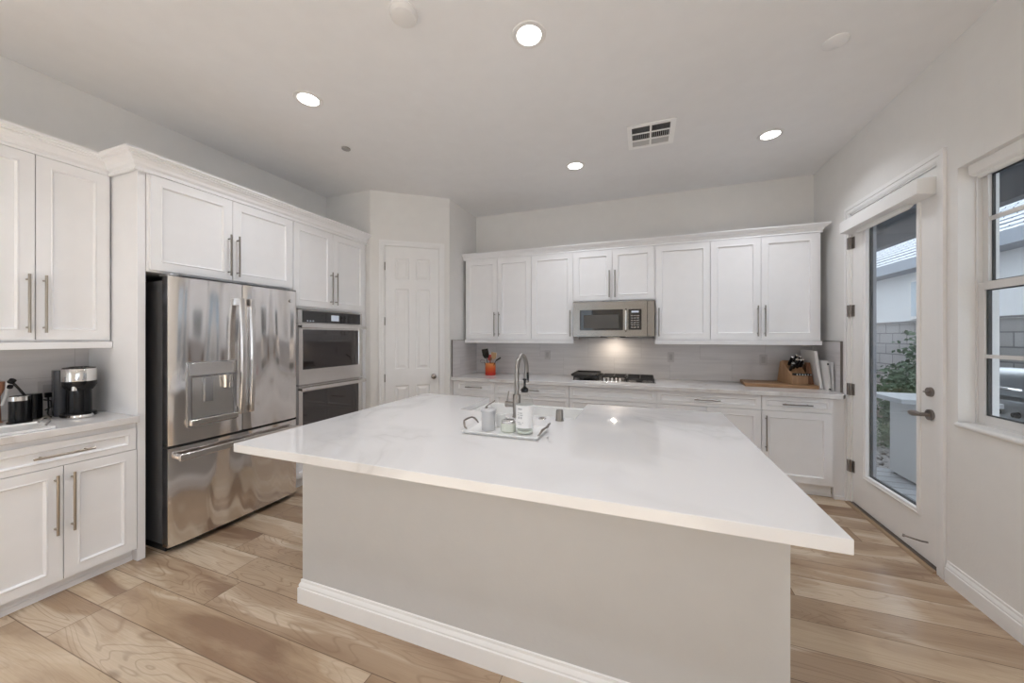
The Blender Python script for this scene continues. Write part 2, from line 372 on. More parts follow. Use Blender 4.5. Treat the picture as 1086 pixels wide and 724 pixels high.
# ------------------------------------------------------------------ room shell
XL, XR, YB, YF, ZC = -3.56, 1.645, 4.50, -4.2, 3.07
XO = 1.81                                             # outer face of the right wall
PA, PB = (-2.905, 3.24), (-2.19, 3.772)               # pantry corner wall
b = B(); box(b, XL-.15, XO, YF-.15, YB+.15, -.12, 0); struct('floor', b, 'floor', smooth=False)
b = B(); box(b, XL-.15, XO, YF-.15, YB+.15, ZC, ZC+.15); struct('ceiling', b, 'ceiling', smooth=False)
b = B(); box(b, XL-.15, XO-.01, YF-.15, YB+.15, ZC+.16, 9.6); box(b, XL-.15, XO-.01, YB+.16, 26, -.1, 9.6); struct('added_sun_block', b, 'concrete', smooth=False)  # unseen house mass added to keep the sun off the patio side
VY0, VY1, VZ0, VZ1 = -3.95, -.65, .75, 2.6               # unseen wide window added in the left wall to light the room
b = B(); panel_board(b, YB+.15-YF, ZC, .15, [(VY0-YF, VY1-YF, VZ0, VZ1)], None); struct('wall_left', b, 'wall', loc=(XL, YF, 0), rot=(0,0,PI/2), smooth=False)
b = B()
for y in (VY0, (VY0+VY1)/2-.03, VY1-.06): box(b, XL-.1, XL-.05, y, y+.06, VZ0, VZ1)
for z in (VZ0, VZ1-.06): box(b, XL-.1, XL-.05, VY0, VY1, z, z+.06)
w2 = struct('added_window_left', b, 'vinyl', smooth=False)
b = B(); box(b, XL-.08, XL-.075, VY0+.02, VY1-.02, VZ0+.02, VZ1-.02); struct('glazing', b, 'glass', w2, smooth=False)
pl = bpy.data.lights.new('window_portal', 'AREA'); pl.shape = 'RECTANGLE'; pl.size = VZ1-VZ0; pl.size_y = VY1-VY0; pl.cycles.is_portal = True
po = bpy.data.objects.new('window_portal', pl); COL.objects.link(po); po.location = (XL-.16, (VY0+VY1)/2, (VZ0+VZ1)/2); po.rotation_euler = (0, -PI/2, 0)
b = B(); box(b, XL, XO, YB, YB+.15, 0, ZC); struct('wall_back', b, 'wall', smooth=False)
b = B(); prism(b, [(XL, 3.24), PA, PB, (-2.19, YB), (-2.31, YB), (-2.31, 3.84), (-2.95, 3.36), (XL, 3.36)], 0, ZC)
# pantry wall opening is closed by the door leaf standing in front of it
struct('wall_pantry', b, 'wall', smooth=False)
# right wall with the patio door and the window openings (local x -> -Y world)
DY0, DY1, DZ = 2.86, 3.815, 2.44                      # patio door opening
RY0, RY1 = -3.3, -.5                                  # unseen second window of this wall, added for more light
WY0, WY1, WZ0, WZ1 = 1.55, 2.72, .925, 2.345          # window opening
b = B(); panel_board(b, YB-YF, ZC, XO-XR, [(YB-DY1, YB-DY0, 0, DZ), (YB-WY1, YB-WY0, WZ0, WZ1), (YB-RY1, YB-RY0, .6, 2.5)], None)
struct('wall_right', b, 'wall', loc=(XR, YB, 0), rot=(0,0,-PI/2), smooth=False)
# wall behind the camera with an unseen patio slider, added to let in daylight
SX0, SX1, SZ = -3.0, -1.6, 2.45
b = B(); panel_board(b, XR-XL, ZC, .15, [(XR-SX1, XR-SX0, 0, SZ)], None)
struct('wall_front', b, 'wall', loc=(XR, YF, 0), rot=(0,0,PI), smooth=False)
b = B()
for k in range(4):
    x = SX0 + (SX1-SX0)*k/3; box(b, max(SX0, x-.04), min(SX1, x+.04), YF-.1, YF-.05, 0, SZ)
box(b, SX0, SX1, YF-.1, YF-.05, 0, .08); box(b, SX0, SX1, YF-.1, YF-.05, SZ-.08, SZ)
d3 = struct('added_slider', b, 'vinyl', smooth=False)
b = B(); box(b, SX0+.02, SX1-.02, YF-.08, YF-.074, .05, SZ-.05); struct('glazing', b, 'glass', d3, smooth=False)
pl = bpy.data.lights.new('added_slider_portal', 'AREA'); pl.shape = 'RECTANGLE'; pl.size = SX1-SX0; pl.size_y = SZ; pl.cycles.is_portal = True
po = bpy.data.objects.new('added_slider_portal', pl); COL.objects.link(po); po.location = ((SX0+SX1)/2, YF-.16, SZ/2); po.rotation_euler = (PI/2, 0, PI)
b = B(); frame_y = [(RY0, RY0+.05), ((RY0+RY1)/2-.03, (RY0+RY1)/2+.03), (RY1-.05, RY1)]
for y0, y1 in frame_y: box(b, 1.70, 1.75, y0, y1, .6, 2.5)
for z in (.6, 2.45): box(b, 1.70, 1.75, RY0, RY1, z, z+.05)
w3 = struct('added_window_right', b, 'vinyl', smooth=False)
b = B(); box(b, 1.72, 1.723, RY0+.02, RY1-.02, .62, 2.48); struct('glazing', b, 'glass', w3, smooth=False)
for nm, y0, y1, z0, z1 in (('side_portal', RY0, RY1, .6, 2.5), ('patio_portal', DY0+.15, DY1-.15, .3, 2.3), ('window_portal', WY0, WY1, WZ0, WZ1)):
    pl = bpy.data.lights.new(nm, 'AREA'); pl.shape = 'RECTANGLE'; pl.size = z1-z0; pl.size_y = y1-y0; pl.cycles.is_portal = True
    po = bpy.data.objects.new(nm, pl); COL.objects.link(po); po.location = (XO+.02, (y0+y1)/2, (z0+z1)/2); po.rotation_euler = (0, PI/2, 0)

# baseboards
BB = [(0,0), (.017,0), (.017,.080), (.012,.083), (.012,.088), (.014,.092), (.009,.104), (.006,.108), (.006,.120), (0,.123)]
b = B(); sweep(b, [(XR, YF), (XR, DY0-.075)], BB, -1); struct('baseboard_right', b, 'trim', ang=20)
b = B(); sweep(b, [(XR, DY1+.065), (XR, 3.93)], BB, -1); struct('baseboard_corner', b, 'trim')
b = B(); sweep(b, [(XL, YF), (XL, -.2)], BB, 1); struct('baseboard_left', b, 'trim')

# casings round the two doors
CAS = .062
def casing(bm, y0, y1, z1, w, x, t=.016):
    """door casing on a plane x=const: stepped moulding as three mitred boards"""
    for k, (a, c, tt) in enumerate(((.0003, w*.98, t*.55), (w*.12, w*.5, t*.8), (w*.55, w, t))):
        prism(bm, [(y0-c, 0), (y0-a, 0), (y0-a, z1+a), (y1+a, z1+a), (y1+a, 0), (y1+c, 0), (y1+c, z1+c), (y0-c, z1+c)], x-tt, x, 'x')
b = B(); casing(b, DY0, DY1, DZ, CAS, XR); struct('trim_1', b, 'trim', bev=.0015)
# jamb liner of the patio door
b = B(); box(b, XR, 1.70, DY1-.012, DY1, 0, DZ); box(b, XR, 1.70, DY0, DY0+.005, 0, DZ); box(b, XR, 1.70, DY0, DY1, DZ-.009, DZ)
box(b, 1.70, 1.73, DY1-.035, DY1, 0, DZ); box(b, 1.70, 1.73, DY0, DY0+.035, 0, DZ); box(b, 1.70, 1.73, DY0, DY1, DZ-.035, DZ)
struct('trim_2', b, 'door', smooth=False)
b = B(); box(b, 1.73, XO, DY1-.012, DY1, 0, DZ); box(b, 1.73, XO, DY0, DY0+.012, 0, DZ); box(b, 1.73, XO, DY0, DY1, DZ-.012, DZ)
struct('trim_9', b, 'lilac', smooth=False)
b = B(); box(b, 1.636, 1.73, DY0-.0, DY1, 0, .02); struct('trim_3', b, mat('threshold_bronze', (.16,.13,.11), .35, .6), bev=.001)
b = B(); prism(b, [(1.612, 0), (1.6355, 0), (1.6355, .016), (1.618, .012)], DY0-.01, DY1+.01, 'y'); struct('trim_10', b, mat('threshold_oak', (.36,.25,.16), .4), bev=.001)

# ---- patio door: leaf with a tall lite (local x -> -Y)
LY0, LY1 = DY0+.006, DY1-.014
GY0, GY1, GZ0, GZ1 = 3.045, 3.615, .30, 2.315
b = B(); panel_board(b, LY1-LY0, 2.405, .042, [(LY1-GY1, LY1-GY0, GZ0-.024, GZ1-.024)], None)
d2 = struct('door_2', b, 'door', loc=(1.655, LY1, .024), rot=(0,0,-PI/2), smooth=False)
def mitred(bm, x0, x1, z0, z1, prof):
    """closed moulding round a rectangle; prof = [(inset, y)] from outside to inside"""
    loft(bm, [[(x0+i, y, z0+i), (x1-i, y, z0+i), (x1-i, y, z1-i), (x0+i, y, z1-i)] for i, y in prof], False, False)
b = B(); mitred(b, LY1-GY1, LY1-GY0, GZ0-.024, GZ1-.024, [(-.03, .001), (-.03, -.008), (-.016, -.012), (-.012, -.008), (.004, -.006), (.006, .017)]); obj('glazing_bead', b, 'door', d2, smooth=False)
b = B(); mitred(b, LY1-GY1, LY1-GY0, GZ0-.024, GZ1-.024, [(-.001, .025), (.012, .025), (.012, .040), (-.001, .041)]); obj('gasket', b, 'blackmatte', d2, smooth=False)
b = B(); box(b, LY1-GY1, LY1-GY0, .018, .024, GZ0-.024, GZ1-.024); obj('glazing', b, 'glass', d2, smooth=False)
for k, z in enumerate((2.17, 1.60, .94, .295)):
    b = B(); cyl(b, (-.008, -.012, z-.05), (-.008, -.012, z+.05), .009); box(b, -.003, .03, -.004, .001, z-.048, z+.048); box(b, -.03, -.01, -.028, -.025, z-.048, z+.048)
    obj('hinge', b, 'bronze', d2)
# lever set: lever handle and deadbolt (local x measured from the hinge side)
hx = LY1-2.935
b = B(); cyl(b, (hx, 0, .905), (hx, -.012, .905), .033); cyl(b, (hx, -.01, .905), (hx, -.05, .905), .011)
tube(b, [(hx+.008, -.05, .905), (hx-.02, -.056, .906), (hx-.05, -.057, .905), (hx-.075, -.054, .904), (hx-.086, -.052, .904)], [.011, .015, .020, .016, .006]); obj('lever_handle', b, 'bronze', d2)
b = B(); cyl(b, (hx, 0, 1.045), (hx, -.014, 1.045), .03, .027); obj('deadbolt', b, 'bronze', d2)
b = B(); box(b, hx-.016, hx+.016, -.03, -.012, 1.041, 1.049); obj('thumb_turn', b, 'bronze', d2, bev=.002)
b = B(); tube(b, [(LY1-2.96, 0, .11), (LY1-2.96, -.03, .112), (LY1-2.985, -.095, .12)], .005); cyl(b, (LY1-2.985, -.095, .12), (LY1-2.99, -.105, .122), .009); obj('door_stop', b, 'nickel', d2)

# roller shade cassette on the patio door
t = thing('roller_shade', 'white roller shade cassette mounted across the top of the glass patio door', 'window shade', (1.648, 3.33, 2.262))
b = B(); prism(b, [(0, 0), (0, .105), (-.085, .105), (-.09, .1), (-.09, .012), (-.02, .0)], -.455, .455, 'y'); obj('cassette', b, 'trim', t, bev=.002)
b = B(); cyl(b, (-.03, -.29, -.005), (-.03, .3, -.005), .014); box(b, -.036, -.03, -.29, .3, -.03, -.005); obj('shade_roll', b, 'whiteplastic', t)
b = B(); cyl(b, (-.036, -.30, -.018), (-.036, .31, -.018), .007); obj('bottom_bar', b, 'trim', t)

# ---- window: single hung, white vinyl, in a deep drywall recess
b = B()
fx0, fx1 = 1.714, 1.765
def frame_yz(bm, y0, y1, z0, z1, wl, wr, wb, wt, x0, x1):
    box(bm, x0, x1, y0, y0+wl, z0, z1); box(bm, x0, x1, y1-wr, y1, z0, z1); box(bm, x0, x1, y0+wl, y1-wr, z0, z0+wb); box(bm, x0, x1, y0+wl, y1-wr, z1-wt, z1)
frame_yz(b, WY0, WY1, WZ0, WZ1, .012, .012, .02, .03, fx0, fx1)
w1 = struct('window_1', b, 'vinyl', smooth=False)
b = B(); frame_yz(b, WY0+.0122, WY1-.0122, 1.665, WZ1-.0302, .032, .032, .04, .035, 1.737, 1.762); obj('upper_sash', b, 'vinyl', w1, smooth=False)
b = B(); frame_yz(b, WY0+.0122, WY1-.0122, WZ0+.0202, 1.70, .036, .036, .04, .04, 1.720, 1.7365); obj('lower_sash', b, 'vinyl', w1, smooth=False)
b = B(); frame_yz(b, WY0+.044, WY1-.044, 1.705, WZ1-.065, .008, .008, .006, .006, 1.752, 1.762)
frame_yz(b, WY0+.048, WY1-.048, WZ0+.060, 1.66, .01, .01, .006, .006, 1.729, 1.744); obj('gasket', b, 'blackmatte', w1, smooth=False)
b = B(); box(b, 1.742, 1.749, WY0+.05, WY1-.045, 2.03, 2.052); obj('muntin', b, 'vinyl', w1)
b = B(); box(b, 1.722, 1.727, WY0+.05, WY1-.049, 1.293, 1.313); obj('muntin', b, 'vinyl', w1)
b = B(); box(b, 1.750, 1.7515, WY0+.04, WY1-.04, 1.70, WZ1-.06); obj('pane', b, 'glass', w1, smooth=False)
b = B(); box(b, 1.7275, 1.7288, WY0+.045, WY1-.045, WZ0+.055, 1.665); obj('pane', b, 'glass', w1, smooth=False)
b = B(); box(b, XR-.004, fx0, WY0, WY1, WZ0, WZ0+.008); cyl(b, (XR-.002, WY0, WZ0-.006), (XR-.002, WY1, WZ0-.006), .014, seg=12); obj('window_sill', b, 'wall', w1)
t = thing('roller_shade', 'white roller shade tucked inside the head of the kitchen window recess', 'window shade', (1.708, (WY0+WY1)/2, 2.345))
hw = (WY1-WY0)/2 - .012
b = B(); prism(b, [(.005, 0), (.005, -.055), (-.005, -.064), (-.026, -.05), (-.03, 0)], -hw, hw, 'y'); obj('cassette', b, 'trim', t, bev=.002)
b = B(); cyl(b, (0, -hw+.03, -.07), (0, hw-.03, -.07), .012); obj('bottom_bar', b, 'whiteplastic', t)

# ---- pantry door in the corner wall
ux, uy = PB[0]-PA[0], PB[1]-PA[1]; UL = math.hypot(ux, uy); PR = math.atan2(uy, ux)
nrm = Vector((math.sin(PR), -math.cos(PR), 0))
def onp(s, out, z=0): return (PA[0]+ux/UL*s+nrm.x*out, PA[1]+uy/UL*s+nrm.y*out, z)
b = B()
for (a, c, tt) in ((0, .061, .018), (.008, .03, .021), (.034, .062, .025)):
    x0, x1, z1 = .155, .767, 2.45
    prism(b, [(x0-c, 0), (x0-a, 0), (x0-a, z1+a), (x1+a, z1+a), (x1+a, 0), (x1+c, 0), (x1+c, z1+c), (x0-c, z1+c)], -tt, 0, 'y')
struct('trim_4', b, 'pantry', loc=onp(0, 0), rot=(0,0,PR), bev=.0015)
dw = .604
cx = [(.108, .262), (.344, .498)]; cz = [(2.055, 2.30), (1.02, 1.945), (.25, .83)]
b = B(); panel_board(b, dw, 2.43, .014, [(x0, x1, z0, z1) for x0, x1 in cx for z0, z1 in cz], [(.007, .009), (.018, .009), (.042, .001)])
d1 = struct('door_1', b, 'pantry', loc=onp(.159, .0145, .012), rot=(0,0,PR), smooth=False)
for z in (2.20, 1.57, .92, .28):
    b = B(); cyl(b, (-.002, -.006, z-.045), (-.002, -.006, z+.045), .006); obj('hinge', b, 'bronze', d1)
b = B(); cyl(b, (dw-.06, 0, .925), (dw-.06, -.01, .925), .03); cyl(b, (dw-.06, -.01, .925), (dw-.06, -.035, .925), .01)
loft(b, [ringpts((dw-.06, -y, .925), (0,-1,0), r, 20) for y, r in ((.03,.01), (.036,.022), (.046,.028), (.056,.026), (.063,.015))]); obj('door_knob', b, 'bronze', d1)

# ---- ceiling fixtures
def can_light(x, y, label, seen=True):
    t = thing('recessed_light', label, 'ceiling light', (x, y, ZC), group='recessed ceiling lights')
    b = B(); lathe(b, [(.066,-.001), (.068,-.006), (.09,-.005), (.094,0)], seg=36, cap0=False, cap1=False); obj('trim_ring', b, 'whiteplastic', t)
    b = B(); lathe(b, [(.067,-.001), (.05,-.003), (.001,-.004)], seg=36); obj('lens', b, 'led', t)
    ld = bpy.data.lights.new('recessed_lamp', 'AREA'); ld.shape = 'DISK'; ld.size = .13; ld.energy = CAN_W; ld.spread = CAN_SPREAD; ld.color = CAN_COL
    lo = bpy.data.objects.new('recessed_lamp', ld); COL.objects.link(lo); lo.parent = t; lo.location = (0, 0, -.012)
can_light(-.59, 1.876, 'round recessed ceiling light above the island, largest and nearest the camera')
can_light(-2.20, 1.85, 'round recessed ceiling light above the refrigerator side of the room')
can_light(-.62, 3.47, 'small round recessed ceiling light in front of the microwave wall, beside the ceiling vent')
can_light(.985, 3.49, 'oval-looking recessed ceiling light near the glass patio door')
for x, y in ((-.59, .1), (-2.3, .1), (.9, .1), (-.9, -2.0), (-2.5, -2.2), (.7, -2.0)):  # extra lights out of view, added to brighten the room
    can_light(x, y, 'added recessed ceiling light, unseen, over the room behind the camera')
t = thing('smoke_detector', 'round white smoke detector on the ceiling at the top edge of the photo', 'smoke detector', (-1.152, 1.523, ZC))
b = B(); lathe(b, [(.07,0), (.07,-.012), (.062,-.03), (.045,-.036), (.001,-.037)], seg=36, cap1=True); obj('housing', b, 'whiteplastic', t)
b = B(); lathe(b, [(.075,0), (.075,-.006), (.06,-.008)], seg=36); obj('mounting_plate', b, 'ceiling', t)
t = thing('smoke_detector', 'flat white round cover disc on the ceiling near the patio door wall', 'ceiling cover', (1.017, 2.513, ZC))
b = B(); lathe(b, [(.06,0), (.06,-.006), (.052,-.011), (.001,-.012)], seg=32); obj('housing', b, 'ceiling', t)
t = thing('sprinkler_cover', 'small grey disc sprinkler cover on the ceiling above the refrigerator cabinets', 'sprinkler', (-2.46, 2.447, ZC))
b = B(); lathe(b, [(.034,-.003), (.036,-.010), (.032,-.014), (.001,-.014)], seg=28); obj('cover_plate', b, mat('sprinkler_grey', (.35,.33,.32), .5), t)
b = B(); lathe(b, [(.026,0), (.026,-.004)], seg=20); obj('recess_cup', b, 'blackmatte', t)
# air vent
t = thing('ceiling_vent', 'white metal air vent grille on the ceiling', 'air vent', (.06, 3.145, ZC))
b = B(); panel_board(b, .36, .37, .007, [(.035+.15*i, .17+.15*i, .035+.105*j, .125+.105*j) for i in (0, 1) for j in (0, 1, 2)], None)
obj('vent_frame', b, mat('vent_enamel', (.93,.93,.93), .4), t, loc=(-.18, .185, -.009), rot=(PI/2, 0, 0), smooth=False)
b = B(); box(b, -.15, .15, -.155, .155, -.002, 0); obj('duct_backing', b, 'blackmatte', t, smooth=False)
b = B()
for i in (0, 1):
    x0 = -.145+.15*i
    for k in range(9):
        x = x0+.008+k*.0148; box(b, x, x+.003, -.043, .045, -.008, -.002)
    for j, tilt in ((0, 1), (2, -1)):
        y0 = (-.15 if j == 0 else .06)
        for k in range(7):
            y = y0+.006+k*.0128; v = [(y, -.0075), (y+.0015, -.0075), (y+.0015+.006*tilt, -.002), (y+.006*tilt, -.002)]
            prism(b, v, x0, x0+.135, 'x')
obj('louver_fins', b, 'greycer', t, smooth=False)

# ------------------------------------------------------------------ cabinetry helpers (local: front plane y=0 facing -Y, body behind)
PROF = [(.0015, -.003), (.007, -.003), (.010, .004), (.013, .011)]
def shaker(name, parent, x0, x1, z0, z1, rail=.055, t=.02, y=0):
    b = B(); panel_board(b, x1-x0, z1-z0, t, [(rail, x1-x0-rail, rail, z1-z0-rail)], PROF)
    return obj(name, b, 'cab', parent, loc=(x0, y-t, z0), smooth=False, bev=.0012)
def pull(parent, p0, p1, m='nickel', out=.034, r=.006, inset=.03):
    """bar pull between p0 and p1 given in the parent's own front-plane coordinates (x, z)"""
    a = Vector((p0[0], -out, p0[1])); c = Vector((p1[0], -out, p1[1])); d = (c-a).normalized()
    b = B(); cyl(b, a, c, r, seg=14)
    for q in (a+d*inset, c-d*inset): cyl(b, (q.x, 0, q.z), q, r*.85, seg=12)
    return obj('handle', b, m, parent)
def vpull(door, w, side, z0, z1, m='nickel'):
    x = .028 if side == 'l' else w-.028
    if side == 'r': x = w-.028
    return pull(door, (x, z0), (x, z1), m)

def upper_cab(label, loc, rz, w, z0, z1, doors, depth=.31, hm='nickel', hz=(.03, .33), rail_bottom=True, name='wall_cabinet', group=None):
    """doors: list of (x0, x1, handle side)"""
    t = thing(name, label, 'cabinet', loc, rz, group)
    b = B(); box(b, 0, w, 0, depth, z0, z1); obj('body', b, 'cab', t, smooth=False)
    for x0, x1, s in doors:
        d = shaker('door', t, x0, x1, z0+.012, z1-.03)
        vpull(d, x1-x0, s, hz[0], hz[1], hm)
    return t

# ---- back wall base cabinets (front plane y = 3.85)
YFB = 3.86; DF = .02
TOE = .10
def base_cab(label, loc, rz, w, parts, depth=.60, hm='nickel', kick=.06, name='base_cabinet', group=None):
    t = thing(name, label, 'cabinet', loc, rz, group)
    b = B(); prism(b, [(0, TOE), (kick, TOE), (kick, 0), (depth, 0), (depth, .874), (0, .874)], 0, w, 'x'); obj('body', b, 'cab', t, smooth=False)
    b = B(); box(b, 0, w, kick-.012, kick, 0, TOE*.98); box(b, 0, w, kick-.018, kick-.012, 0, .03); obj('toe_kick', b, 'cab', t, smooth=False)
    for kind, x0, x1, z0, z1, h in parts:
        d = shaker(kind, t, x0, x1, z0, z1, rail=(.03 if kind == 'drawer' else .052))
        ww, hh = x1-x0, z1-z0
        if h == 'c': pull(d, (ww/2-min(.11, ww*.27), hh/2), (ww/2+min(.11, ww*.27), hh/2), hm)
        elif h in ('l', 'r'): vpull(d, ww, h, hh-.36, hh-.04, hm)
    return t
def drawers3(w): return [('drawer', .003, w-.003, .741, .868, 'c'), ('drawer', .003, w-.003, .429, .736, 'c'), ('drawer', .003, w-.003, .115, .424, 'c')]
base_cab('narrow white three-drawer base cabinet under the orange utensil crock, by the pantry wall', (-2.187, YFB, 0), 0, .556, [(k, a+.045 if a < .02 else a, c, d, e, f) for k, a, c, d, e, f in drawers3(.556)])
base_cab('white drawer base cabinet between the crock cabinet and the cooktop cabinet', (-1.63, YFB, 0), 0, .878, drawers3(.878))
base_cab('white base cabinet with drawer fronts directly under the gas cooktop', (-.752, YFB, 0), 0, .88, [(k, a, c, d, e, None if d > .7 else f) for k, a, c, d, e, f in drawers3(.88)])
base_cab('wide white base cabinet with one drawer over two doors beside the cooktop cabinet', (.128, YFB, 0), 0, .888,
         [('drawer', .003, .885, .741, .868, 'c'), ('door', .003, .442, .115, .736, 'r'), ('door', .446, .885, .115, .736, 'l')])
base_cab('white base cabinet with one drawer over a single door, next to the patio door', (1.016, YFB, 0), 0, .535, [('drawer', .003, .518, .741, .868, 'c'), ('door', .003, .518, .115, .736, 'l')])
t = thing('filler_panel', 'narrow white filler strip closing the gap between base cabinet and patio wall', 'panel', (1.553, YFB, 0))
b = B(); box(b, 0, .086, .014, .04, .0, .874); obj('filler_board', b, 'cab', t, smooth=False)
b = B(); box(b, 0, .086, .002, .014, 0, .03); obj('base_shoe', b, 'cab', t, smooth=False)
# counter + splash on the back wall
b = B(); prism(b, [(-2.187, 3.80), (1.59, 3.80), (1.642, 3.88), (1.642, 4.497), (-2.187, 4.497)], .8745, .914)
tag(obj('countertop', b, 'quartz2', bev=.003), 'long white quartz countertop along the cooktop wall', 'countertop')
b = B(); box(b, -2.186, 1.641, 4.484, 4.498, .915, 1.40); tag(obj('backsplash', b, 'tile_x', smooth=False), 'pale grey striated tile backsplash behind the cooktop', 'backsplash')
b = B(); box(b, 1.627, 1.643, 3.94, 4.483, .915, 1.36); tag(obj('backsplash', b, 'tile_y', bev=.002), 'tiled side splash return on the patio door wall beside the white binders', 'backsplash')
b = B(); box(b, -2.188, -2.172, 3.82, 4.483, .915, 1.36); tag(obj('backsplash', b, 'tile_y', bev=.002), 'tiled side splash return on the pantry wall beside the utensil crock', 'backsplash')

for x0, x1, y, w in ((1.627, 1.643, 3.932, 'patio door'), (-2.188, -2.172, 3.812, 'pantry')):
    b = B(); box(b, x0, x1, y, y+.0075, .915, 1.362); box(b, x0, x1, y, 4.48, 1.3605, 1.366); tag(obj('edge_trim', b, 'bronze', smooth=False), 'thin dark metal edge strip finishing the side splash on the %s wall' % w, 'trim')
# ---- back wall upper cabinets (front plane y=4.13)
YU = 4.13; U0, U1 = 1.368, 2.405
upper_cab('white two-door wall cabinet above the orange utensil crock, next to the pantry wall', (-2.152, YU, 0), 0, .886, U0, U1, [(.006, .4415, 'r'), (.4455, .883, 'l')], .352)
upper_cab('white single-door wall cabinet on the pantry side of the microwave', (-1.266, YU, 0), 0, .508, U0, U1, [(.003, .505, 'r')], .352)
upper_cab('short white two-door wall cabinet directly above the microwave', (-.758, YU, 0), 0, .88, 1.80, U1, [(.003, .434, 'r'), (.438, .868, 'l')], .352)
upper_cab('white single-door wall cabinet on the patio side of the microwave', (.122, YU, 0), 0, .522, U0, U1, [(.008, .519, 'l')], .352)
upper_cab('white two-door wall cabinet above the knife block', (.644, YU, 0), 0, .916, U0, U1, [(.003, .436, 'r'), (.440, .89, 'l')], .352)
lr = thing('light_rail', 'white light rail trim under the wall cabinets of the cooktop wall', 'trim moulding', (0, 0, 0))
for x0, x1 in ((-2.156, -.756), (.12, 1.563)):
    b = B(); prism(b, [(YU-.022, 1.327), (YU+.0, 1.327), (YU+.0, 1.366), (YU-.026, 1.366), (YU-.028, 1.36)], x0, x1, 'x'); obj('rail_moulding', b, 'cab', lr, smooth=False)
CR = [(0,0), (.014,0), (.014,.012), (.008,.016), (.008,.020), (.020,.030), (.024,.044), (.036,.058), (.048,.063), (.048,.068), (.058,.072), (.058,.078), (.070,.082), (.070,.093), (0,.093)]
def crown(bm, path, z, side, sc=1): sweep(bm, path, [(a*sc, z+c*sc) for a, c in CR], side)
b = B(); crown(b, [(-2.186, YU-.004), (1.56, YU-.004), (1.56, 4.483)], 2.382, 1, .85)
tag(obj('crown_moulding', b, 'cab', ang=20), 'white crown moulding along the top of the cooktop wall cabinets', 'crown moulding')
b = B(); box(b, -2.186, 1.558, YU, 4.483, 2.406, 2.45); struct('trim_5', b, 'cab', smooth=False)

# ---- microwave
t = thing('microwave', 'stainless over-the-range microwave with black door window', 'microwave', (-.75, 4.062, 1.398))
W_ = .865
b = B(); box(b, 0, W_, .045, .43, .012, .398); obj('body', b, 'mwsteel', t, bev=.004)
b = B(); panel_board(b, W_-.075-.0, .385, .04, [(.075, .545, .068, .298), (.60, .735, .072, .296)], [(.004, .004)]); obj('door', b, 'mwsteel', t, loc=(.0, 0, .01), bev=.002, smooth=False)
b = B(); box(b, W_-.072, W_, .006, .045, .01, .395); obj('side_strip', b, 'mwsteel', t, bev=.004)
b = B(); box(b, .079, .541, .001, .004, .082, .304); obj('door_window', b, 'blackglass', t, smooth=False)
b = B(); box(b, .12, .50, -.0005, .001, .10, .25); obj('window_mesh', b, mat('microwave_mesh', (.10,.095,.09), .35, .3), t, smooth=False)
kp = B(); box(kp, .604, .731, .001, .004, .086, .302); kp = obj('control_panel', kp, 'blackglass', t, smooth=False)
b = B(); box(b, .632, .706, -.001, .001, .268, .288); obj('display', b, 'display', kp, smooth=False)
b = B()
for r in range(6):
    for c in range(3): box(b, .628+c*.03, .648+c*.03, -.0008, .001, .105+r*.025, .115+r*.025)
obj('keypad', b, 'dispgrey', kp, smooth=False)
b = B(); tube(b, [(.575, .0, .07), (.575, -.03, .085), (.575, -.036, .18), (.575, -.03, .29), (.575, .0, .305)], .011, 12); obj('handle', b, 'chrome', t)
b = B(); box(b, .30, .56, .03, .30, .0, .012); obj('underside_grille', b, 'blackmatte', t, smooth=False)
b = B(); lathe(b, [(.02,0),(.02,.001),(.001,.0012)], seg=16); obj('badge', b, 'mwsteel', t, loc=(.43, -.0, .372), rot=(PI/2, 0, 0))
b = B(); box(b, .36, .50, .19, .27, -.002, .0); obj('task_lamp_lens', b, mat('hood_lens', (1,1,1), .4, emit=(1,.88,.72), es=1.2), t, smooth=False)
ld = bpy.data.lights.new('hood_lamp', 'AREA'); ld.shape = 'RECTANGLE'; ld.size = .045; ld.size_y = .04; ld.energy = 1.3; ld.color = (1, .86, .70)
lo = bpy.data.objects.new('hood_lamp', ld); COL.objects.link(lo); lo.parent = t; lo.location = (.43, .23, -.006)

# ---- gas cooktop
t = thing('gas_cooktop', 'black and stainless gas cooktop with griddle set in the back counter', 'cooktop', (-.745, 3.90, .914))
b = B(); rbox(b, 0, .87, .05, .55, 0, .012, .015); obj('pan', b, 'steel_flat', t, bev=.003)
for x, y, r in ((.15,.17,.04), (.15,.42,.035), (.43,.38,.055), (.71,.17,.035), (.71,.42,.045)):
    b = B(); lathe(b, [(r,.012), (r,.022), (r*.8,.03), (.001,.031)], (x, y, 0), 20); obj('burner', b, 'iron', t)
for x0, x1, y0 in ((.015, .295, .07), (.575, .855, .07), (.305, .565, .24)):
    b = B(); y1 = .53
    for x in (x0, x1-.012): box(b, x, x+.012, y0, y1, .034, .05)
    for y in (y0, y1-.012): box(b, x0, x1, y, y+.012, .034, .05)
    for k in (1, 2, 3): yy = y0+(y1-y0)*k/4; box(b, x0, x1, yy-.005, yy+.005, .038, .052)
    box(b, (x0+x1)/2-.005, (x0+x1)/2+.005, y0, y1, .038, .052)
    for x in (x0, x1-.012):
        for y in (y0, y1-.012): box(b, x, x+.012, y, y+.012, .012, .036)
    obj('grate', b, 'iron', t, bev=.002)
b = B(); rbox(b, .0, .28, .06, .50, .054, .062, .03); 
for a in ((.0,.28,.06,.068), (.0,.28,.492,.50), (.0,.008,.06,.5), (.272,.28,.06,.5)): box(b, a[0], a[1], a[2], a[3], .06, .078)
tag(obj('griddle_pan', b, 'iron', loc=(-.755, 3.90, .9145), bev=.002), 'black cast iron griddle plate lying on the cooktop grate', 'griddle')
b = B()
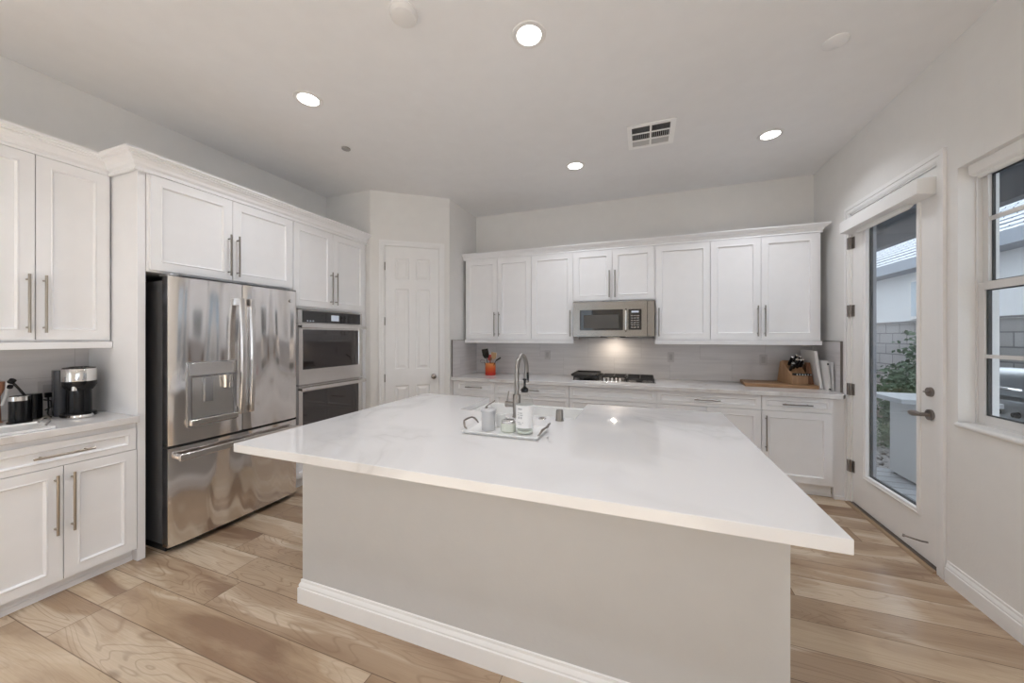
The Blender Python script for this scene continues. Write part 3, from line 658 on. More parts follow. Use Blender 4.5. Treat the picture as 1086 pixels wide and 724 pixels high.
for k in range(5):
    x = .345+k*.042; b2 = B(); cyl(b2, (x, .105+.03*(k%2), .012), (x, .10+.03*(k%2), .038), .016, .013, 16); box(b2, x-.003, x+.003, .09+.03*(k%2), .115+.03*(k%2), .036, .046); obj('knob', b2, 'chrome', t)
b.free()

# ---- items on the back counter
t = thing('utensil_crock', 'orange to red glazed utensil crock on the back counter', 'crock', (-1.84, 4.20, .9145))
b = B(); lathe(b, [(.001,0), (.064,0), (.068,.006), (.068,.150), (.064,.153), (.060,.150), (.058,.012), (.001,.012)], seg=32, cap0=False); obj('pot', b, 'crock', t)
def utensil(name, label, p0, p1, m, head, hm=None):
    t = thing(name, label, 'utensil', p0); d = Vector(p1)-Vector(p0)
    b = B(); tube(b, [(0,0,0), d*.5, d], .005, 8); obj('shaft', b, m, t)
    if head:
        b = B(); head(b, d); obj('head', b, hm or m, t, bev=.001)
    return t
CX, CY, CZ = -1.84, 4.20, .93
def flat_head(w, h, th=.004):
    def f(b, d):
        n = d.normalized(); s = Vector((n.z, 0, -n.x)).normalized()
        pts = [d-s*w*.3, d+s*w*.3, d+s*w*.5+n*h*.3, d+s*w*.5+n*h, d-s*w*.5+n*h, d-s*w*.5+n*h*.3]
        a = [b.verts.new(p+Vector((0,-th/2,0))) for p in pts]; c = [b.verts.new(p+Vector((0,th/2,0))) for p in pts]
        b.faces.new(a); b.faces.new(c[::-1])
        for i in range(6): b.faces.new((a[i], a[(i+1)%6], c[(i+1)%6], c[i]))
    return f
utensil('spatula', 'black slotted turner with square head standing in the orange crock', (CX-.01, CY, CZ), (CX-.045, CY-.02, CZ+.20), 'black', flat_head(.09, .12))
utensil('spatula', 'red silicone spatula standing in the middle of the crock', (CX, CY+.01, CZ), (CX-.005, CY-.01, CZ+.17), 'red', flat_head(.05, .075, .01))
utensil('wooden_spoon', 'pale wooden spoon with round head in the crock', (CX+.01, CY+.01, CZ), (CX+.04, CY, CZ+.19), 'ochre', flat_head(.07, .085, .012))
utensil('wooden_spoon', 'dark red wooden spoon, shortest handle in the crock', (CX+.015, CY-.02, CZ), (CX+.02, CY-.03, CZ+.17), 'wood2', flat_head(.03, .04, .01))
utensil('ladle', 'black ladle whose handle leans out of the crock towards the faucet', (CX, CY-.02, CZ), (CX+.09, CY-.03, CZ+.17), 'black', lambda b, d: tube(b, [d, d+Vector((.03,-.005,.02)), d+Vector((.065,-.01,.04))], .009, 10))
utensil('whisk', 'wire whisk loop leaning out of the crock towards the pantry', (CX-.01, CY-.03, CZ), (CX-.06, CY-.05, CZ+.15), 'iron', lambda b, d: tube(b, [d+Vector((-.03+.03*math.cos(a), 0, .01+.022*math.sin(a))) for a in [i*PI/6 for i in range(12)]], .002, 6), 'iron')
# cutting board, knife block, side block, binders
b = B(); v = [(.948, 4.118), (1.545, 4.118), (1.575, 4.475), (.985, 4.478)]; prism(b, v, .9145, .945)
tag(obj('cutting_board', b, 'wood', bev=.003), 'large brown wooden cutting board lying flat under the knife block', 'cutting board')
t = thing('knife_block', 'light wood knife block with black-handled knives on the cutting board', 'knife block', (1.40, 4.255, .9455), math.radians(10))
b = B(); prism(b, [(-.10, 0), (-.10, .085), (-.045, .12), (.02, .185), (.07, .225), (.11, .21), (.165, 0)], -.075, .065, 'x'); obj('block_body', b, 'blockwood', t, bev=.004)
b = B(); prism(b, [(-.14, 0), (-.045, .17), (.09, .17), (.09, 0)], -.105, -.077, 'y'); b.free()
for i in range(6):
    b = B(); x = -.062+i*.023; p = Vector((x, -.098, .10)); box(b, x-.007, x+.007, -.155, -.09, .092, .112)
    kn = thing('steak_knife', 'black-handled steak knife slotted in the low front row of the knife block', 'knife', (1.40, 4.255, .9455), math.radians(10), 'steak knives in the knife block')
    obj('knife_handle', b, 'black', kn, bev=.003)
    b = B(); box(b, x-.005, x+.005, -.157, -.154, .096, .108); obj('end_cap', b, 'chrome', kn)
kl = [(-.055,.0,.145,-.03,.10), (-.02,.015,.165,-.005,.12), (.015,.02,.17,.01,.11), (.045,.03,.18,.04,.10), (-.04,.05,.195,-.02,.11), (.0,.06,.205,.005,.12), (.04,.065,.21,.05,.09)]
for x, y, z, dx, L in kl:
    kn = thing('kitchen_knife', 'black-handled kitchen knife standing in the upper slots of the knife block', 'knife', (1.40, 4.255, .9455), math.radians(10), 'kitchen knives in the knife block')
    d = Vector((dx*.6, -.55, .75)).normalized()*L*.95; p = Vector((x, y-.03, z-.015))
    b = B(); tube(b, [p, p+d*.3, p+d*.7, p+d], [.011, .015, .012, .015], 8); obj('knife_handle', b, 'black', kn)
    b = B(); tube(b, [p+d, p+d*1.06], [.0152, .011], 8); obj('end_cap', b, 'chrome', kn)
t = thing('wood_stand', 'dark wood easel stand leaning behind the knife block', 'stand', (1.515, 4.28, .9455))
b = B(); prism(b, [(-.03, 0), (.03, 0), (.0, .21), (-.03, .21)], -.055, -.005, 'y'); obj('leg_board', b, 'wood2', t, bev=.003)
b = B(); prism(b, [(-.035, .0), (.02, 0), (-.005, .18), (-.035, .19)], .0, .02, 'y'); obj('rear_board', b, 'blockwood', t, bev=.003)
def binder(label, x, y0, y1, h, th, lean, m='paper'):
    t = thing('binder', label, 'binder', (x, 0, .9145))
    t.rotation_euler = (0, lean, 0)
    b = B(); box(b, 0, th*.22, y0, y1, 0, h); box(b, th*.78, th, y0, y1, 0, h); box(b, 0, th, y1-.004, y1, 0, h); obj('cover', b, m, t, bev=.001)
    b = B(); box(b, th*.24, th*.76, y0+.006, y1-.006, .006, h-.006); obj('pages', b, 'whiteplastic', t, smooth=False)
    return t
binder('tallest white binder, standing beside the cutting board next to the knife block', 1.555, 4.12, 4.44, .36, .022, math.radians(-7.5))
binder('slim white binder with a black clip, between the tall binder and the thin one', 1.590, 4.03, 4.28, .27, .012, math.radians(-5))
binder('thinnest white binder, leaning against the tiled side splash', 1.610, 4.02, 4.30, .26, .009, math.radians(-1.5))
b = B(); box(b, 1.570, 1.578, 4.018, 4.03, 1.15, 1.165); cyl(b, (1.588, 4.012, .93), (1.588, 4.03, .93), .006)
tag(obj('binder_clip', b, 'black'), 'small black clip on the front edge of the slim white binder', 'clip')
def outlet(label, x, z, y=4.4835, rz=0, toggles=1, xx=None):
    t = thing('wall_outlet', label, 'outlet', (x, y, z), rz)
    b = B(); rbox(b, -.036, .036, -.058, .058, 0, .005, .006); obj('cover_plate', b, mat('outlet_plate', (.50,.48,.48), .4), t, rot=(PI/2, 0, 0), bev=.001)
    b = B(); rbox(b, -.017, .017, -.034, .034, .005, .008, .003); obj('socket', b, mat('outlet_socket', (.40,.38,.38), .4), t, rot=(PI/2, 0, 0))
    return t
outlet('grey outlet cover on the backsplash between the utensil crock and the cooktop', -1.16, 1.17)
outlet('grey outlet cover on the backsplash just past the cooktop', .30, 1.17)
outlet('grey outlet cover on the backsplash beside the knife block', 1.20, 1.16)

# ------------------------------------------------------------------ left wall run (local x -> +Y, front faces +X)
R90 = PI/2
XCF = -2.97          # face-frame plane of the tall cabinets
# tall end panel
b = B(); box(b, XL+.005, -2.975, 1.286, 1.326, 0, 2.47); tag(obj('end_panel', b, 'cab', bev=.002), 'tall white end panel between the coffee counter and the refrigerator', 'panel')
upper_cab('white two-door cabinet above the refrigerator', (XCF, 1.328, 0), R90, 1.0, 1.825, 2.475, [(.01, .494, 'r'), (.498, .994, 'l')], .58, name='refrigerator_cabinet', hz=(.03, .34))
# oven tall cabinet
t = thing('oven_cabinet', 'tall white cabinet housing the two wall ovens', 'cabinet', (XCF, 2.330, 0), R90)
OW = .905
b = B(); prism(b, [(0, TOE), (.06, TOE), (.06, 0), (.58, 0), (.58, .33), (0, .33)], 0, OW, 'x')
box(b, 0, OW, 0, .58, 1.665, 2.475); box(b, 0, .036, 0, .58, .33, 1.665); box(b, OW-.085, OW, 0, .58, .33, 1.665); box(b, .036, OW-.085, .5, .58, .33, 1.665)
obj('body', b, 'cab', t, smooth=False)
for x0, x1, s in ((.004, .432, 'r'), (.436, .872, 'l')):
    d = shaker('door', t, x0, x1, 1.690, 2.445); vpull(d, x1-x0, s, .035, .36)
d = shaker('drawer', t, .006, .872, .112, .325, rail=.04); pull(d, (.32, .1), (.55, .1))
# ovens
OX = .040; OWd = OW-.085-.04
def oven(label, z0, z1, control, first=None):
    t = thing('built_in_oven', label, 'oven', (XCF, 2.330+OX, z0), R90, 'double wall oven')
    h = z1-z0; dh = h-(.122 if control else 0)
    b = B(); box(b, .004, OWd-.004, .004, .49, .002, h-.002); obj('oven_body', b, 'steel_flat', t, smooth=False)
    b = B(); panel_board(b, OWd, dh-.006, .04, [(.038, OWd-.055, .135 if control else .10, dh-.058)], [(.003, .003)]); d = obj('oven_door', b, 'steel_flat', t, loc=(0, -.038, .0), bev=.0015, smooth=False)
    b = B(); box(b, .042, OWd-.059, .001, .004, (.139 if control else .104), dh-.062); obj('door_glass', b, 'ovenglass', d, smooth=False)
    b = B(); zz = dh-.032; box(b, -.012, OWd-.0, -.055, -.04, zz-.014, zz+.014); box(b, -.012, .014, -.05, 0, zz-.01, zz+.01); box(b, OWd-.026, OWd, -.05, 0, zz-.01, zz+.01); obj('handle', b, 'steel_flat', d, bev=.003)
    if control:
        b = B(); box(b, 0, OWd, -.032, .004, dh, h); cp = obj('control_panel', b, 'steel_flat', t, bev=.002)
        b = B(); box(b, .038, OWd-.03, -.034, -.0322, dh+.006, h-.006); obj('control_glass', b, 'blackglass', cp, smooth=False)
        b = B(); box(b, .36, .455, -.0348, -.0342, dh+.03, h-.035); obj('display', b, 'display', cp, smooth=False)
        b = B()
        for k in range(3): box(b, .085+.03*k, .10+.03*k, -.0348, -.0342, dh+.018, dh+.026)
        obj('touch_keys', b, 'display', cp, smooth=False)
oven('upper stainless wall oven with black control panel', .965, 1.655, True)
oven('lower stainless wall oven, directly beneath the one with the control panel', .345, .958, False)
# crown on the tall run
b = B(); crown(b, [(-3.245, 1.278), (-2.962, 1.278), (-2.962, 3.236)], 2.448, 1, 1.18)
tag(obj('crown_moulding', b, 'cab', ang=20), 'white crown moulding topping the refrigerator and oven cabinets', 'crown moulding')
b = B(); box(b, XL+.005, -2.966, 1.328, 3.235, 2.477, 2.53); struct('trim_6', b, 'cab', smooth=False)
b = B(); prism(b, [(-3.0, .0), (-2.972, 0), (-2.972, 2.47), (-3.0, 2.47)], 3.2351, 3.2399, 'y'); struct('trim_7', b, 'cab', smooth=False)

# coffee-bar uppers
XU = -3.27
upper_cab('white two-door wall cabinet above the coffee machine', (XU, .675, 0), R90, .605, 1.378, 2.475, [(.004, .292, 'r'), (.296, .592, 'l')], .285, hm='brass', hz=(.04, .37))
upper_cab('white wall cabinet continuing the coffee bar past the photo edge', (XU, .07, 0), R90, .603, 1.378, 2.475, [(.004, .292, 'r'), (.296, .592, 'l')], .285, hm='brass', hz=(.04, .37))
b = B(); box(b, XU-.01, XU+.024, .07, 1.283, 1.336, 1.376); tag(obj('light_rail', b, 'cab', bev=.002), 'white light rail trim under the coffee bar wall cabinets', 'trim moulding')
b = B(); crown(b, [(XU+.004, .07), (XU+.004, 1.276)], 2.448, 1, 1.18); tag(obj('crown_moulding', b, 'cab', ang=20), 'white crown moulding on top of the coffee bar wall cabinets', 'crown moulding')
b = B(); box(b, XL+.005, XU, .07, 1.283, 2.477, 2.53); struct('trim_8', b, 'cab', smooth=False)
# coffee-bar base
for lab, y0 in (('white base cabinet with one wide drawer over two doors under the coffee machine', .677), ('white base cabinet continuing the coffee bar past the photo edge', .07)):
    w = .607
    base_cab(lab, (-2.99, y0, 0), R90, w, [('drawer', .006, w-.006, .708, .84, 'c'), ('door', .003, .3025, .085, .704, 'r'), ('door', .3065, w-.003, .085, .704, 'l')], .56, 'brass', .05)
b = B(); box(b, XL+.003, -2.945, .06, 1.285, .8745, .914); tag(obj('countertop', b, 'quartz2', bev=.003), 'white quartz countertop carrying the coffee machine', 'countertop')
b = B(); box(b, XL+.003, XL+.017, .06, 1.284, .915, 1.377); tag(obj('backsplash', b, 'tile_y', smooth=False), 'pale tile backsplash behind the coffee machine', 'backsplash')

# ---- refrigerator (local x -> +Y, front faces +X)
t = thing('refrigerator', 'large stainless french-door refrigerator with water dispenser', 'refrigerator', (-2.93, 1.388, 0), R90)
FW = .905
b = B(); box(b, .008, FW-.008, .0, .585, .05, 1.775); obj('case', b, mat('fridge_case', (.10,.10,.105), .45), t, bev=.003)
b = B(); box(b, .02, FW-.02, .01, .5, .0, .05); obj('base_grille', b, 'blackmatte', t, smooth=False)
def fr_door(name, x0, x1, z0, z1, rects=None):
    """slightly crowned stainless door front, built as a grid"""
    b = B(); N = 14; T = .07
    w = x1-x0; fr = []
    for i in range(N+1):
        u = i/N; y = -T - .006*math.sin(PI*(x0+u*w)/FW) + (.012 if i in (0, N) else 0)
        fr.append((x0+u*w, y))
    poly = fr + [(x1, -.004), (x0, -.004)]
    prism(b, poly, z0, z1)
    return obj(name, b, 'steel', t, ang=50)
dl = fr_door('door', .0, .449, .70, 1.80)
dr = fr_door('door', .455, FW, .70, 1.80)
dd = fr_door('freezer_drawer', .0, FW, .045, .682)
b = B(); box(b, .0, FW, -.06, .0, .682, .70); obj('door_gasket', b, 'blackmatte', t, smooth=False)
for x in (.03, FW-.03):
    b = B(); box(b, x-.03, x+.03, -.06, .04, 1.80, 1.815); obj('hinge_cover', b, 'dispgrey', t, bev=.004)
def fr_handle(par, x):
    b = B(); pts = []
    for i in range(13):
        u = i/12; pts.append((x, -.105-.022*math.sin(PI*u), .835+.86*u))
    # flat curved strap
    R = []
    for (px, py, pz) in pts: R.append([(px-.017, py, pz), (px+.017, py, pz), (px+.014, py-.018, pz), (px-.014, py-.018, pz)])
    loft(b, R)
    for z in (.86, 1.67): box(b, x-.012, x+.012, -.115, -.07, z-.028, z+.028)
    return obj('handle', b, 'steel_flat', par, bev=.003)
fr_handle(dl, .416); fr_handle(dr, .488)
b = B(); box(b, .03, FW-.03, -.130, -.110, .602, .644)
for x in (.045, FW-.045): box(b, x-.015, x+.015, -.115, -.07, .612, .636)
obj('handle', b, 'steel_flat', dd, bev=.004)
# dispenser
ds = thing('tmp', 'x', 'x'); bpy.data.objects.remove(ds)
b = B(); panel_board(b, .305, .435, .012, [(.02, .285, .05, .335)], [(.002, .010)]); dsp = obj('dispenser', b, 'dispgrey', dl, loc=(.095, -.084, .80), bev=.002, smooth=False)
b = B(); box(b, .024, .281, .001, .009, .054, .331); obj('cavity', b, mat('cavity_grey', (.55,.54,.53), .22, .8), dsp, smooth=False)
b = B(); box(b, .006, .299, -.004, 0, .345, .43); obj('control_strip', b, 'steel_flat', dsp, bev=.001)
b = B(); box(b, .005, .30, -.03, .0, .012, .05); obj('drip_ledge', b, 'steel_flat', dsp, bev=.004)
b = B(); box(b, .09, .145, -.012, .002, .16, .325); obj('paddle', b, 'dispgrey', dsp, bev=.003)
b = B(); cyl(b, (.225, -.014, .335), (.225, -.014, .245), .03, .024); box(b, .235, .25, -.045, -.03, .245, .275); obj('spout', b, 'chrome', dsp)
b = B(); cyl(b, (FW-.06, -.075, 1.715), (FW-.06, -.080, 1.715), .014); obj('badge', b, 'chrome', dr)

# ---- coffee counter items
t = thing('coffee_machine', 'black pod coffee machine with chrome head on the coffee counter', 'coffee machine', (-3.30, 1.155, .9145), math.radians(-8))
b = B(); lathe(b, [(.001,0), (.075,0), (.078,.01), (.075,.022), (.054,.026), (.052,.2), (.001,.2)], (-.01, 0, 0), 28, cap0=False); obj('column', b, 'black', t)
b = B(); rbox(b, -.16, -.07, -.085, .02, 0, .285, .02); obj('water_tank', b, mat('smoked_tank', (.05,.052,.06), .08), t, bev=.003)
b = B(); lathe(b, [(.062,.19), (.071,.20), (.073,.222), (.073,.29), (.07,.296)], (0, 0, 0), 32); obj('brew_head', b, 'chrome', t)
b = B(); lathe(b, [(.056,.165), (.0735,.195), (.0735,.219), (.05,.224)], (0, 0, 0), 32); obj('head_underside', b, 'black', t)
b = B(); lathe(b, [(.07,.296), (.068,.302), (.045,.306), (.045,.300), (.001,.300)], (0, 0, 0), 32); obj('lid', b, 'black', t)
b = B(); cyl(b, (.05, -.03, .165), (.05, -.03, .2), .012); obj('spout', b, 'chrome', t)
b = B(); lathe(b, [(.001,0), (.05,0), (.055,.008), (.05,.02), (.001,.021)], (.075, -.01, 0), 24, cap0=False); obj('cup_support', b, 'chrome', t)
t = thing('milk_frother', 'black milk frother with chrome rim in front of the coffee bar splash', 'milk frother', (-3.36, .945, .9145))
b = B(); lathe(b, [(.001,0), (.046,0), (.046,.008), (.039,.012), (.039,.128), (.001,.128)], seg=28, cap0=False); obj('jug', b, 'black', t)
b = B(); lathe(b, [(.040,.128), (.040,.152), (.036,.154), (.036,.13)], seg=28); obj('rim_band', b, 'chrome', t)
b = B(); tube(b, [(0,.02,.15), (.0,-.005,.20), (0,-.025,.235)], .006, 8); cyl(b, (-.004,-.03,.235), (.008,-.025,.248), .014); cyl(b, (0,-.034,.205), (.008,-.034,.216), .011); obj('whisk_holder', b, 'black', t)
t = thing('canister', 'plain black canister behind the milk frother', 'canister', (-3.45, 1.02, .9145))
b = B(); lathe(b, [(.001,0), (.036,0), (.036,.125), (.034,.15), (.001,.152)], seg=24, cap0=False); obj('can_body', b, 'black', t)
b = B(); tube(b, [(.03, .03, .11), (.035,.058,.10), (.035,.06,.06), (.03,.035,.045)], .004, 8); obj('ring_handle', b, 'black', t)
t = thing('copper_scoop', 'small copper coloured scoop with cream handle behind the milk frother', 'scoop', (-3.46, .90, .9145))
b = B(); lathe(b, [(.001,.0), (.018,.0), (.01,.008), (.006,.15), (.02,.19), (.022,.235), (.018,.236)], seg=16, cap0=False); obj('cup', b, mat('copper_tone', (.45,.22,.13), .35, .7), t)
b = B(); tube(b, [(.012,.008,.1), (.022,.02,.16), (.024,.026,.235)], .006, 8); obj('handle', b, 'whiteplastic', t)
t = thing('serving_tray', 'white tray with metal wire handles on the coffee counter', 'tray', (-3.12, .83, .9145), math.radians(-6))
b = B(); panel_board(b, .26, .44, .012, [(.012, .248, .012, .428)], [(.006, .007)]); obj('tray_base', b, 'white', t, loc=(-.13, -.30, .013), rot=(-PI/2, 0, 0), bev=.002)
t.children[0].rotation_euler = (-PI/2, 0, 0); t.children[0].location = (-.13, -.30, .0125)
b = B(); tube(b, [(-.07,.12,.012), (-.07,.135,.035), (-.05,.14,.045), (.04,.14,.045), (.06,.135,.035), (.06,.12,.012)], .005, 8); obj('handle', b, 'nickel', t)
b = B(); tube(b, [(-3.37,1.03,.919), (-3.36,1.06,.919), (-3.39,1.07,.919), (-3.43,1.075,.919), (-3.48,1.085,.93), (-3.515,1.10,.96), (-3.52,1.10,1.03)], .004, 8)
tag(obj('power_cord', b, 'black'), 'black power cord running from the coffee counter to the wall outlet', 'cord')
t = outlet('outlet with a black plug behind the coffee machine', -3.542, 1.07, 1.10, R90)
b = B(); box(b, -.014, .014, -.028, -.008, -.045, -.015); obj('plug', b, 'black', t, bev=.003)
t = outlet('blank outlet cover on the coffee bar splash behind the milk frother', -3.542, 1.15, .86, R90)

# ------------------------------------------------------------------ island
IX0, IX1, IY0, IY1 = -1.78, .484, 1.103, 2.648
SX_0, SX_1, SY_ = -1.17, -.385, 2.15
b = B(); poly = [(IX0, IY0), (IX1, IY0), (IX1, IY1), (SX_1, IY1), (SX_1, SY_), (SX_0, SY_), (SX_0, IY1), (IX0, IY1)]
prism(b, poly, .8745, .914); tag(obj('island_countertop', b, 'quartz', bev=.003), 'large white quartz island countertop with overhang and sink cutout', 'countertop')
t = thing('kitchen_island', 'white painted kitchen island base with baseboard', 'kitchen island', (0, 0, 0))
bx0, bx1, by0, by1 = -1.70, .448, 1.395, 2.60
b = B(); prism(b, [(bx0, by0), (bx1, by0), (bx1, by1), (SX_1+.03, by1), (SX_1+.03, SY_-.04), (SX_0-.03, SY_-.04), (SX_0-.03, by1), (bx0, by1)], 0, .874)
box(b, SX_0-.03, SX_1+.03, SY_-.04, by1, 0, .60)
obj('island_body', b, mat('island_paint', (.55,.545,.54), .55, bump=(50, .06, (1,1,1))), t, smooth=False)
b = B(); sweep(b, [(bx1-.0, by0), (bx0, by0), (bx0, by1)], BB, -1); obj('baseboard', b, 'trim', t, ang=20)
for k, x in enumerate((-1.66, -.36)):
    d = shaker('door', t, x, x+ (.44 if k == 0 else .76), .12, .86); d.rotation_euler = (0, 0, PI); d.location = (x+(.44 if k == 0 else .76), by1+.02, .12)
# sink
t = thing('farmhouse_sink', 'white apron-front sink set in the island behind the faucet', 'sink', ((SX_0+SX_1)/2, 2.405, .62))
sw, sd = (SX_1-SX_0)/2+.018, .265
b = B()
box(b, -sw, sw, -sd, sd, 0, .03)
box(b, -sw, -sw+.035, -sd, sd, .03, .2535); box(b, sw-.035, sw, -sd, sd, .03, .2535); box(b, -sw+.035, sw-.035, -sd, -sd+.035, .03, .2535); box(b, -sw+.035, sw-.035, sd-.03, sd, .03, .2535)
obj('basin', b, 'white', t, smooth=False, bev=.004)
b = B(); lathe(b, [(.045,.03), (.045,.033), (.03,.034), (.001,.032)], seg=24); obj('drain', b, 'chrome', t)
# faucet
t = thing('faucet', 'brushed nickel gooseneck pull-down faucet on the island', 'faucet', (-.73, 2.07, .9145))
b = B(); lathe(b, [(.028,0), (.028,.006), (.0235,.008), (.0235,.135), (.02,.14), (.001,.14)], seg=28); obj('base_column', b, 'nickel', t)
pts = [(0,0,.13), (0,0,.2)]; R_ = .098
for i in range(17):
    a = PI*i/16*1.04; pts.append((.0, R_-R_*math.cos(a), .275+R_*math.sin(a)))
b = B(); tube(b, pts, .0145, 16); obj('gooseneck', b, 'nickel', t)
e = Vector(pts[-1]); dn = (Vector(pts[-1])-Vector(pts[-2])).normalized()
b = B(); tube(b, [e, e+dn*.01, e+dn*.07, e+dn*.075], [.015, .017, .018, .014], 16); obj('spray_head', b, 'nickel', t)
b = B(); box(b, e.x+.008, e.x+.02, e.y-.02, e.y-.012, e.z-.05, e.z-.005); obj('spray_button', b, 'black', t, bev=.002)
b = B(); cyl(b, (-.015,0,.075), (-.06,0,.075), .017); cyl(b, (-.06,0,.075), (-.072,0,.075), .019); obj('valve_body', b, 'nickel', t)
b = B(); tube(b, [(-.062,0,.085), (-.058,0,.12), (-.052,0,.155)], [.006,.0045,.0045], 10); obj('lever', b, 'nickel', t)
# soap bottle etc.
def put(name, label, cat, x, y, z=.9145, rz=0): return thing(name, label, cat, (x, y, z), rz)
tz = .926
t = put('soap_dispenser', 'clear glass soap bottle with black pump and white label on the island tray', 'soap bottle', -.557, 1.70, tz)
b = B(); lathe(b, [(.001,0), (.040,0), (.043,.005), (.043,.150), (.038,.172), (.024,.190), (.0155,.197), (.0155,.212), (.001,.212)], seg=32, cap0=False); obj('bottle', b, 'clear', t)
b = B(); lathe(b, [(.001,.004), (.038,.004), (.040,.008), (.040,.016), (.001,.016)], seg=28, cap0=False); obj('soap', b, 'greenglass', t)
b = B(); lathe(b, [(.0435,.032), (.0438,.032), (.0438,.142), (.0435,.142)], seg=32, cap0=False, cap1=False); obj('label_band', b, 'label', t)
b = B()
for i, (z, h, w) in enumerate(((.122,.008,.8), (.104,.005,.6), (.094,.005,.7), (.078,.011,.5), (.058,.004,.8), (.05,.004,.7))):
    a0 = -PI/2-.25 - w/2
    for k in range(6):
        if (k*7+i*3) % 5 == 0: continue
        aa = a0 + w*k/6; bb_ = aa + w/6*.75
        b.faces.new([b.verts.new((.0441*math.cos(q), .0441*math.sin(q), zz)) for q, zz in ((aa, z), (bb_, z), (bb_, z+h), (aa, z+h))])
obj('label_print', b, mat('label_ink', (.35,.36,.38), .6), t, smooth=False)
b = B(); lathe(b, [(.018,.205), (.018,.222), (.012,.226), (.006,.232), (.005,.262), (.011,.264), (.011,.272), (.001,.274)], seg=20); tube(b, [(0,0,.268), (.003,.018,.268), (.005,.036,.262)], .005, 8); obj('pump', b, 'black', t)
t = put('sugar_jar', 'matte grey lidded jar with a small spoon on the island tray', 'jar', -.752, 1.69, tz)
b = B(); lathe(b, [(.001,0), (.032,0), (.035,.004), (.037,.095), (.001,.095)], seg=28, cap0=False); obj('jar_body', b, 'greycer', t)
b = B(); lathe(b, [(.041,.095), (.042,.104), (.038,.110), (.001,.112)], seg=28); obj('lid', b, 'greycer', t)
b = B(); tube(b, [(-.012,0,.108), (-.008,.004,.125), (.03,.02,.15)], .003, 8); cyl(b, (-.014,0,.11), (-.006,.002,.122), .006); obj('spoon', b, 'bronze', t)
t = put('candle_jar', 'small pale green candle jar with patterned metal lid on the island tray', 'candle', -.645, 1.70, tz)
b = B(); lathe(b, [(.001,0), (.034,0), (.039,.006), (.039,.038), (.034,.044), (.001,.044)], seg=28, cap0=False); obj('glass_jar', b, 'greenglass', t)
b = B(); lathe(b, [(.036,.044), (.036,.055), (.033,.057), (.001,.0575)], seg=28); obj('lid', b, 'steel_flat', t)
t = put('white_cup', 'white ceramic cup standing behind the grey lidded jar', 'cup', -.718, 1.775, tz)
b = B(); lathe(b, [(.001,0), (.022,0), (.03,.07), (.028,.071), (.02,.006), (.001,.006)], seg=24, cap0=False); obj('cup_body', b, 'white', t)
b = B(); tube(b, [(.027,0,.055), (.045,0,.05), (.043,0,.025), (.023,0,.018)], .004, 8); obj('cup_handle', b, 'white', t)
t = put('serving_tray', 'white rectangular tray with twig-like metal handles on the island', 'tray', -.668, 1.728, .9145)
b = B()
tr = [(.19,.10), (.195,.105)]
loft(b, [[(sx*a, sy*c, z) for sx, sy in ((-1,-1),(1,-1),(1,1),(-1,1))] for a, c, z in ((.185,.10,0), (.203,.118,.016), (.198,.113,.017), (.182,.097,.0112))]); obj('tray_base', b, 'white', t, bev=.001)
for s in (-1, 1):
    b = B(); tube(b, [(s*.192,-.07,.014), (s*.203,-.072,.026), (s*.212,-.06,.042), (s*.222,-.045,.05), (s*.224,0,.052), (s*.222,.045,.05), (s*.212,.06,.042), (s*.203,.072,.026), (s*.192,.07,.014)], [.004,.005,.006,.0045,.0055,.0045,.006,.005,.004], 8); obj('handle', b, 'bronze', t)
t = put('air_gap', 'brushed metal air gap cylinder on the island beside the soap bottle', 'sink fitting', -.462, 2.07)
b = B(); lathe(b, [(.024,0), (.024,.004), (.0225,.006), (.021,.055), (.018,.064), (.001,.066)], seg=24); obj('cap', b, 'nickel', t)
b = B(); lathe(b, [(.027,0), (.027,.002), (.001,.003)], seg=24); obj('base_ring', b, 'nickel', t)
t = put('air_switch', 'low chrome air switch button on the island between faucet and air gap', 'sink fitting', -.569, 2.08)
b = B(); lathe(b, [(.024,0), (.022,.004), (.014,.005), (.001,.005)], seg=24); obj('flange', b, 'chrome', t)
b = B(); lathe(b, [(.012,.005), (.012,.009), (.001,.01)], seg=20); obj('push_button', b, 'bronze', t)

# ------------------------------------------------------------------ outside
b = B(); box(b, XO, 40, -12, 40, -.35, -.12); struct('ground', b, 'soil', smooth=False)
b = B(); prism(b, [(XO, -6), (4.6, -6), (4.3, 2), (3.1, 5.0), (XO, 5.2)], -.119, -.04); struct('patio_floor', b, 'paving', smooth=False)
# gravel and low cover between patio and block wall
b = B()
for k in range(2600):
    x = rnd.uniform(1.95, 4.6); y = rnd.uniform(4.7, 8.2)
    if x < 3.2 and y < 5.15: continue
    r = rnd.uniform(.02, .055); z = -.115
    bmesh.ops.create_icosphere(b, subdivisions=1, radius=r, matrix=Matrix.Translation((x, y, z+r*.3)) @ Matrix.Rotation(rnd.random()*6, 4, 'Z') @ Matrix.Diagonal((1, rnd.uniform(.6,1), rnd.uniform(.4,.7), 1)))
tag(obj('gravel', b, 'rock', smooth=False), 'grey pebbles covering the garden bed beyond the patio', 'gravel', kind='stuff')
b = B(); box(b, 4.75, 4.95, -8, 22, -.12, 1.66); box(b, 4.73, 4.97, -8, 22, 1.66, 1.70)
tag(obj('block_wall', b, 'block', smooth=False), 'grey concrete block wall behind the garden bed', 'wall')
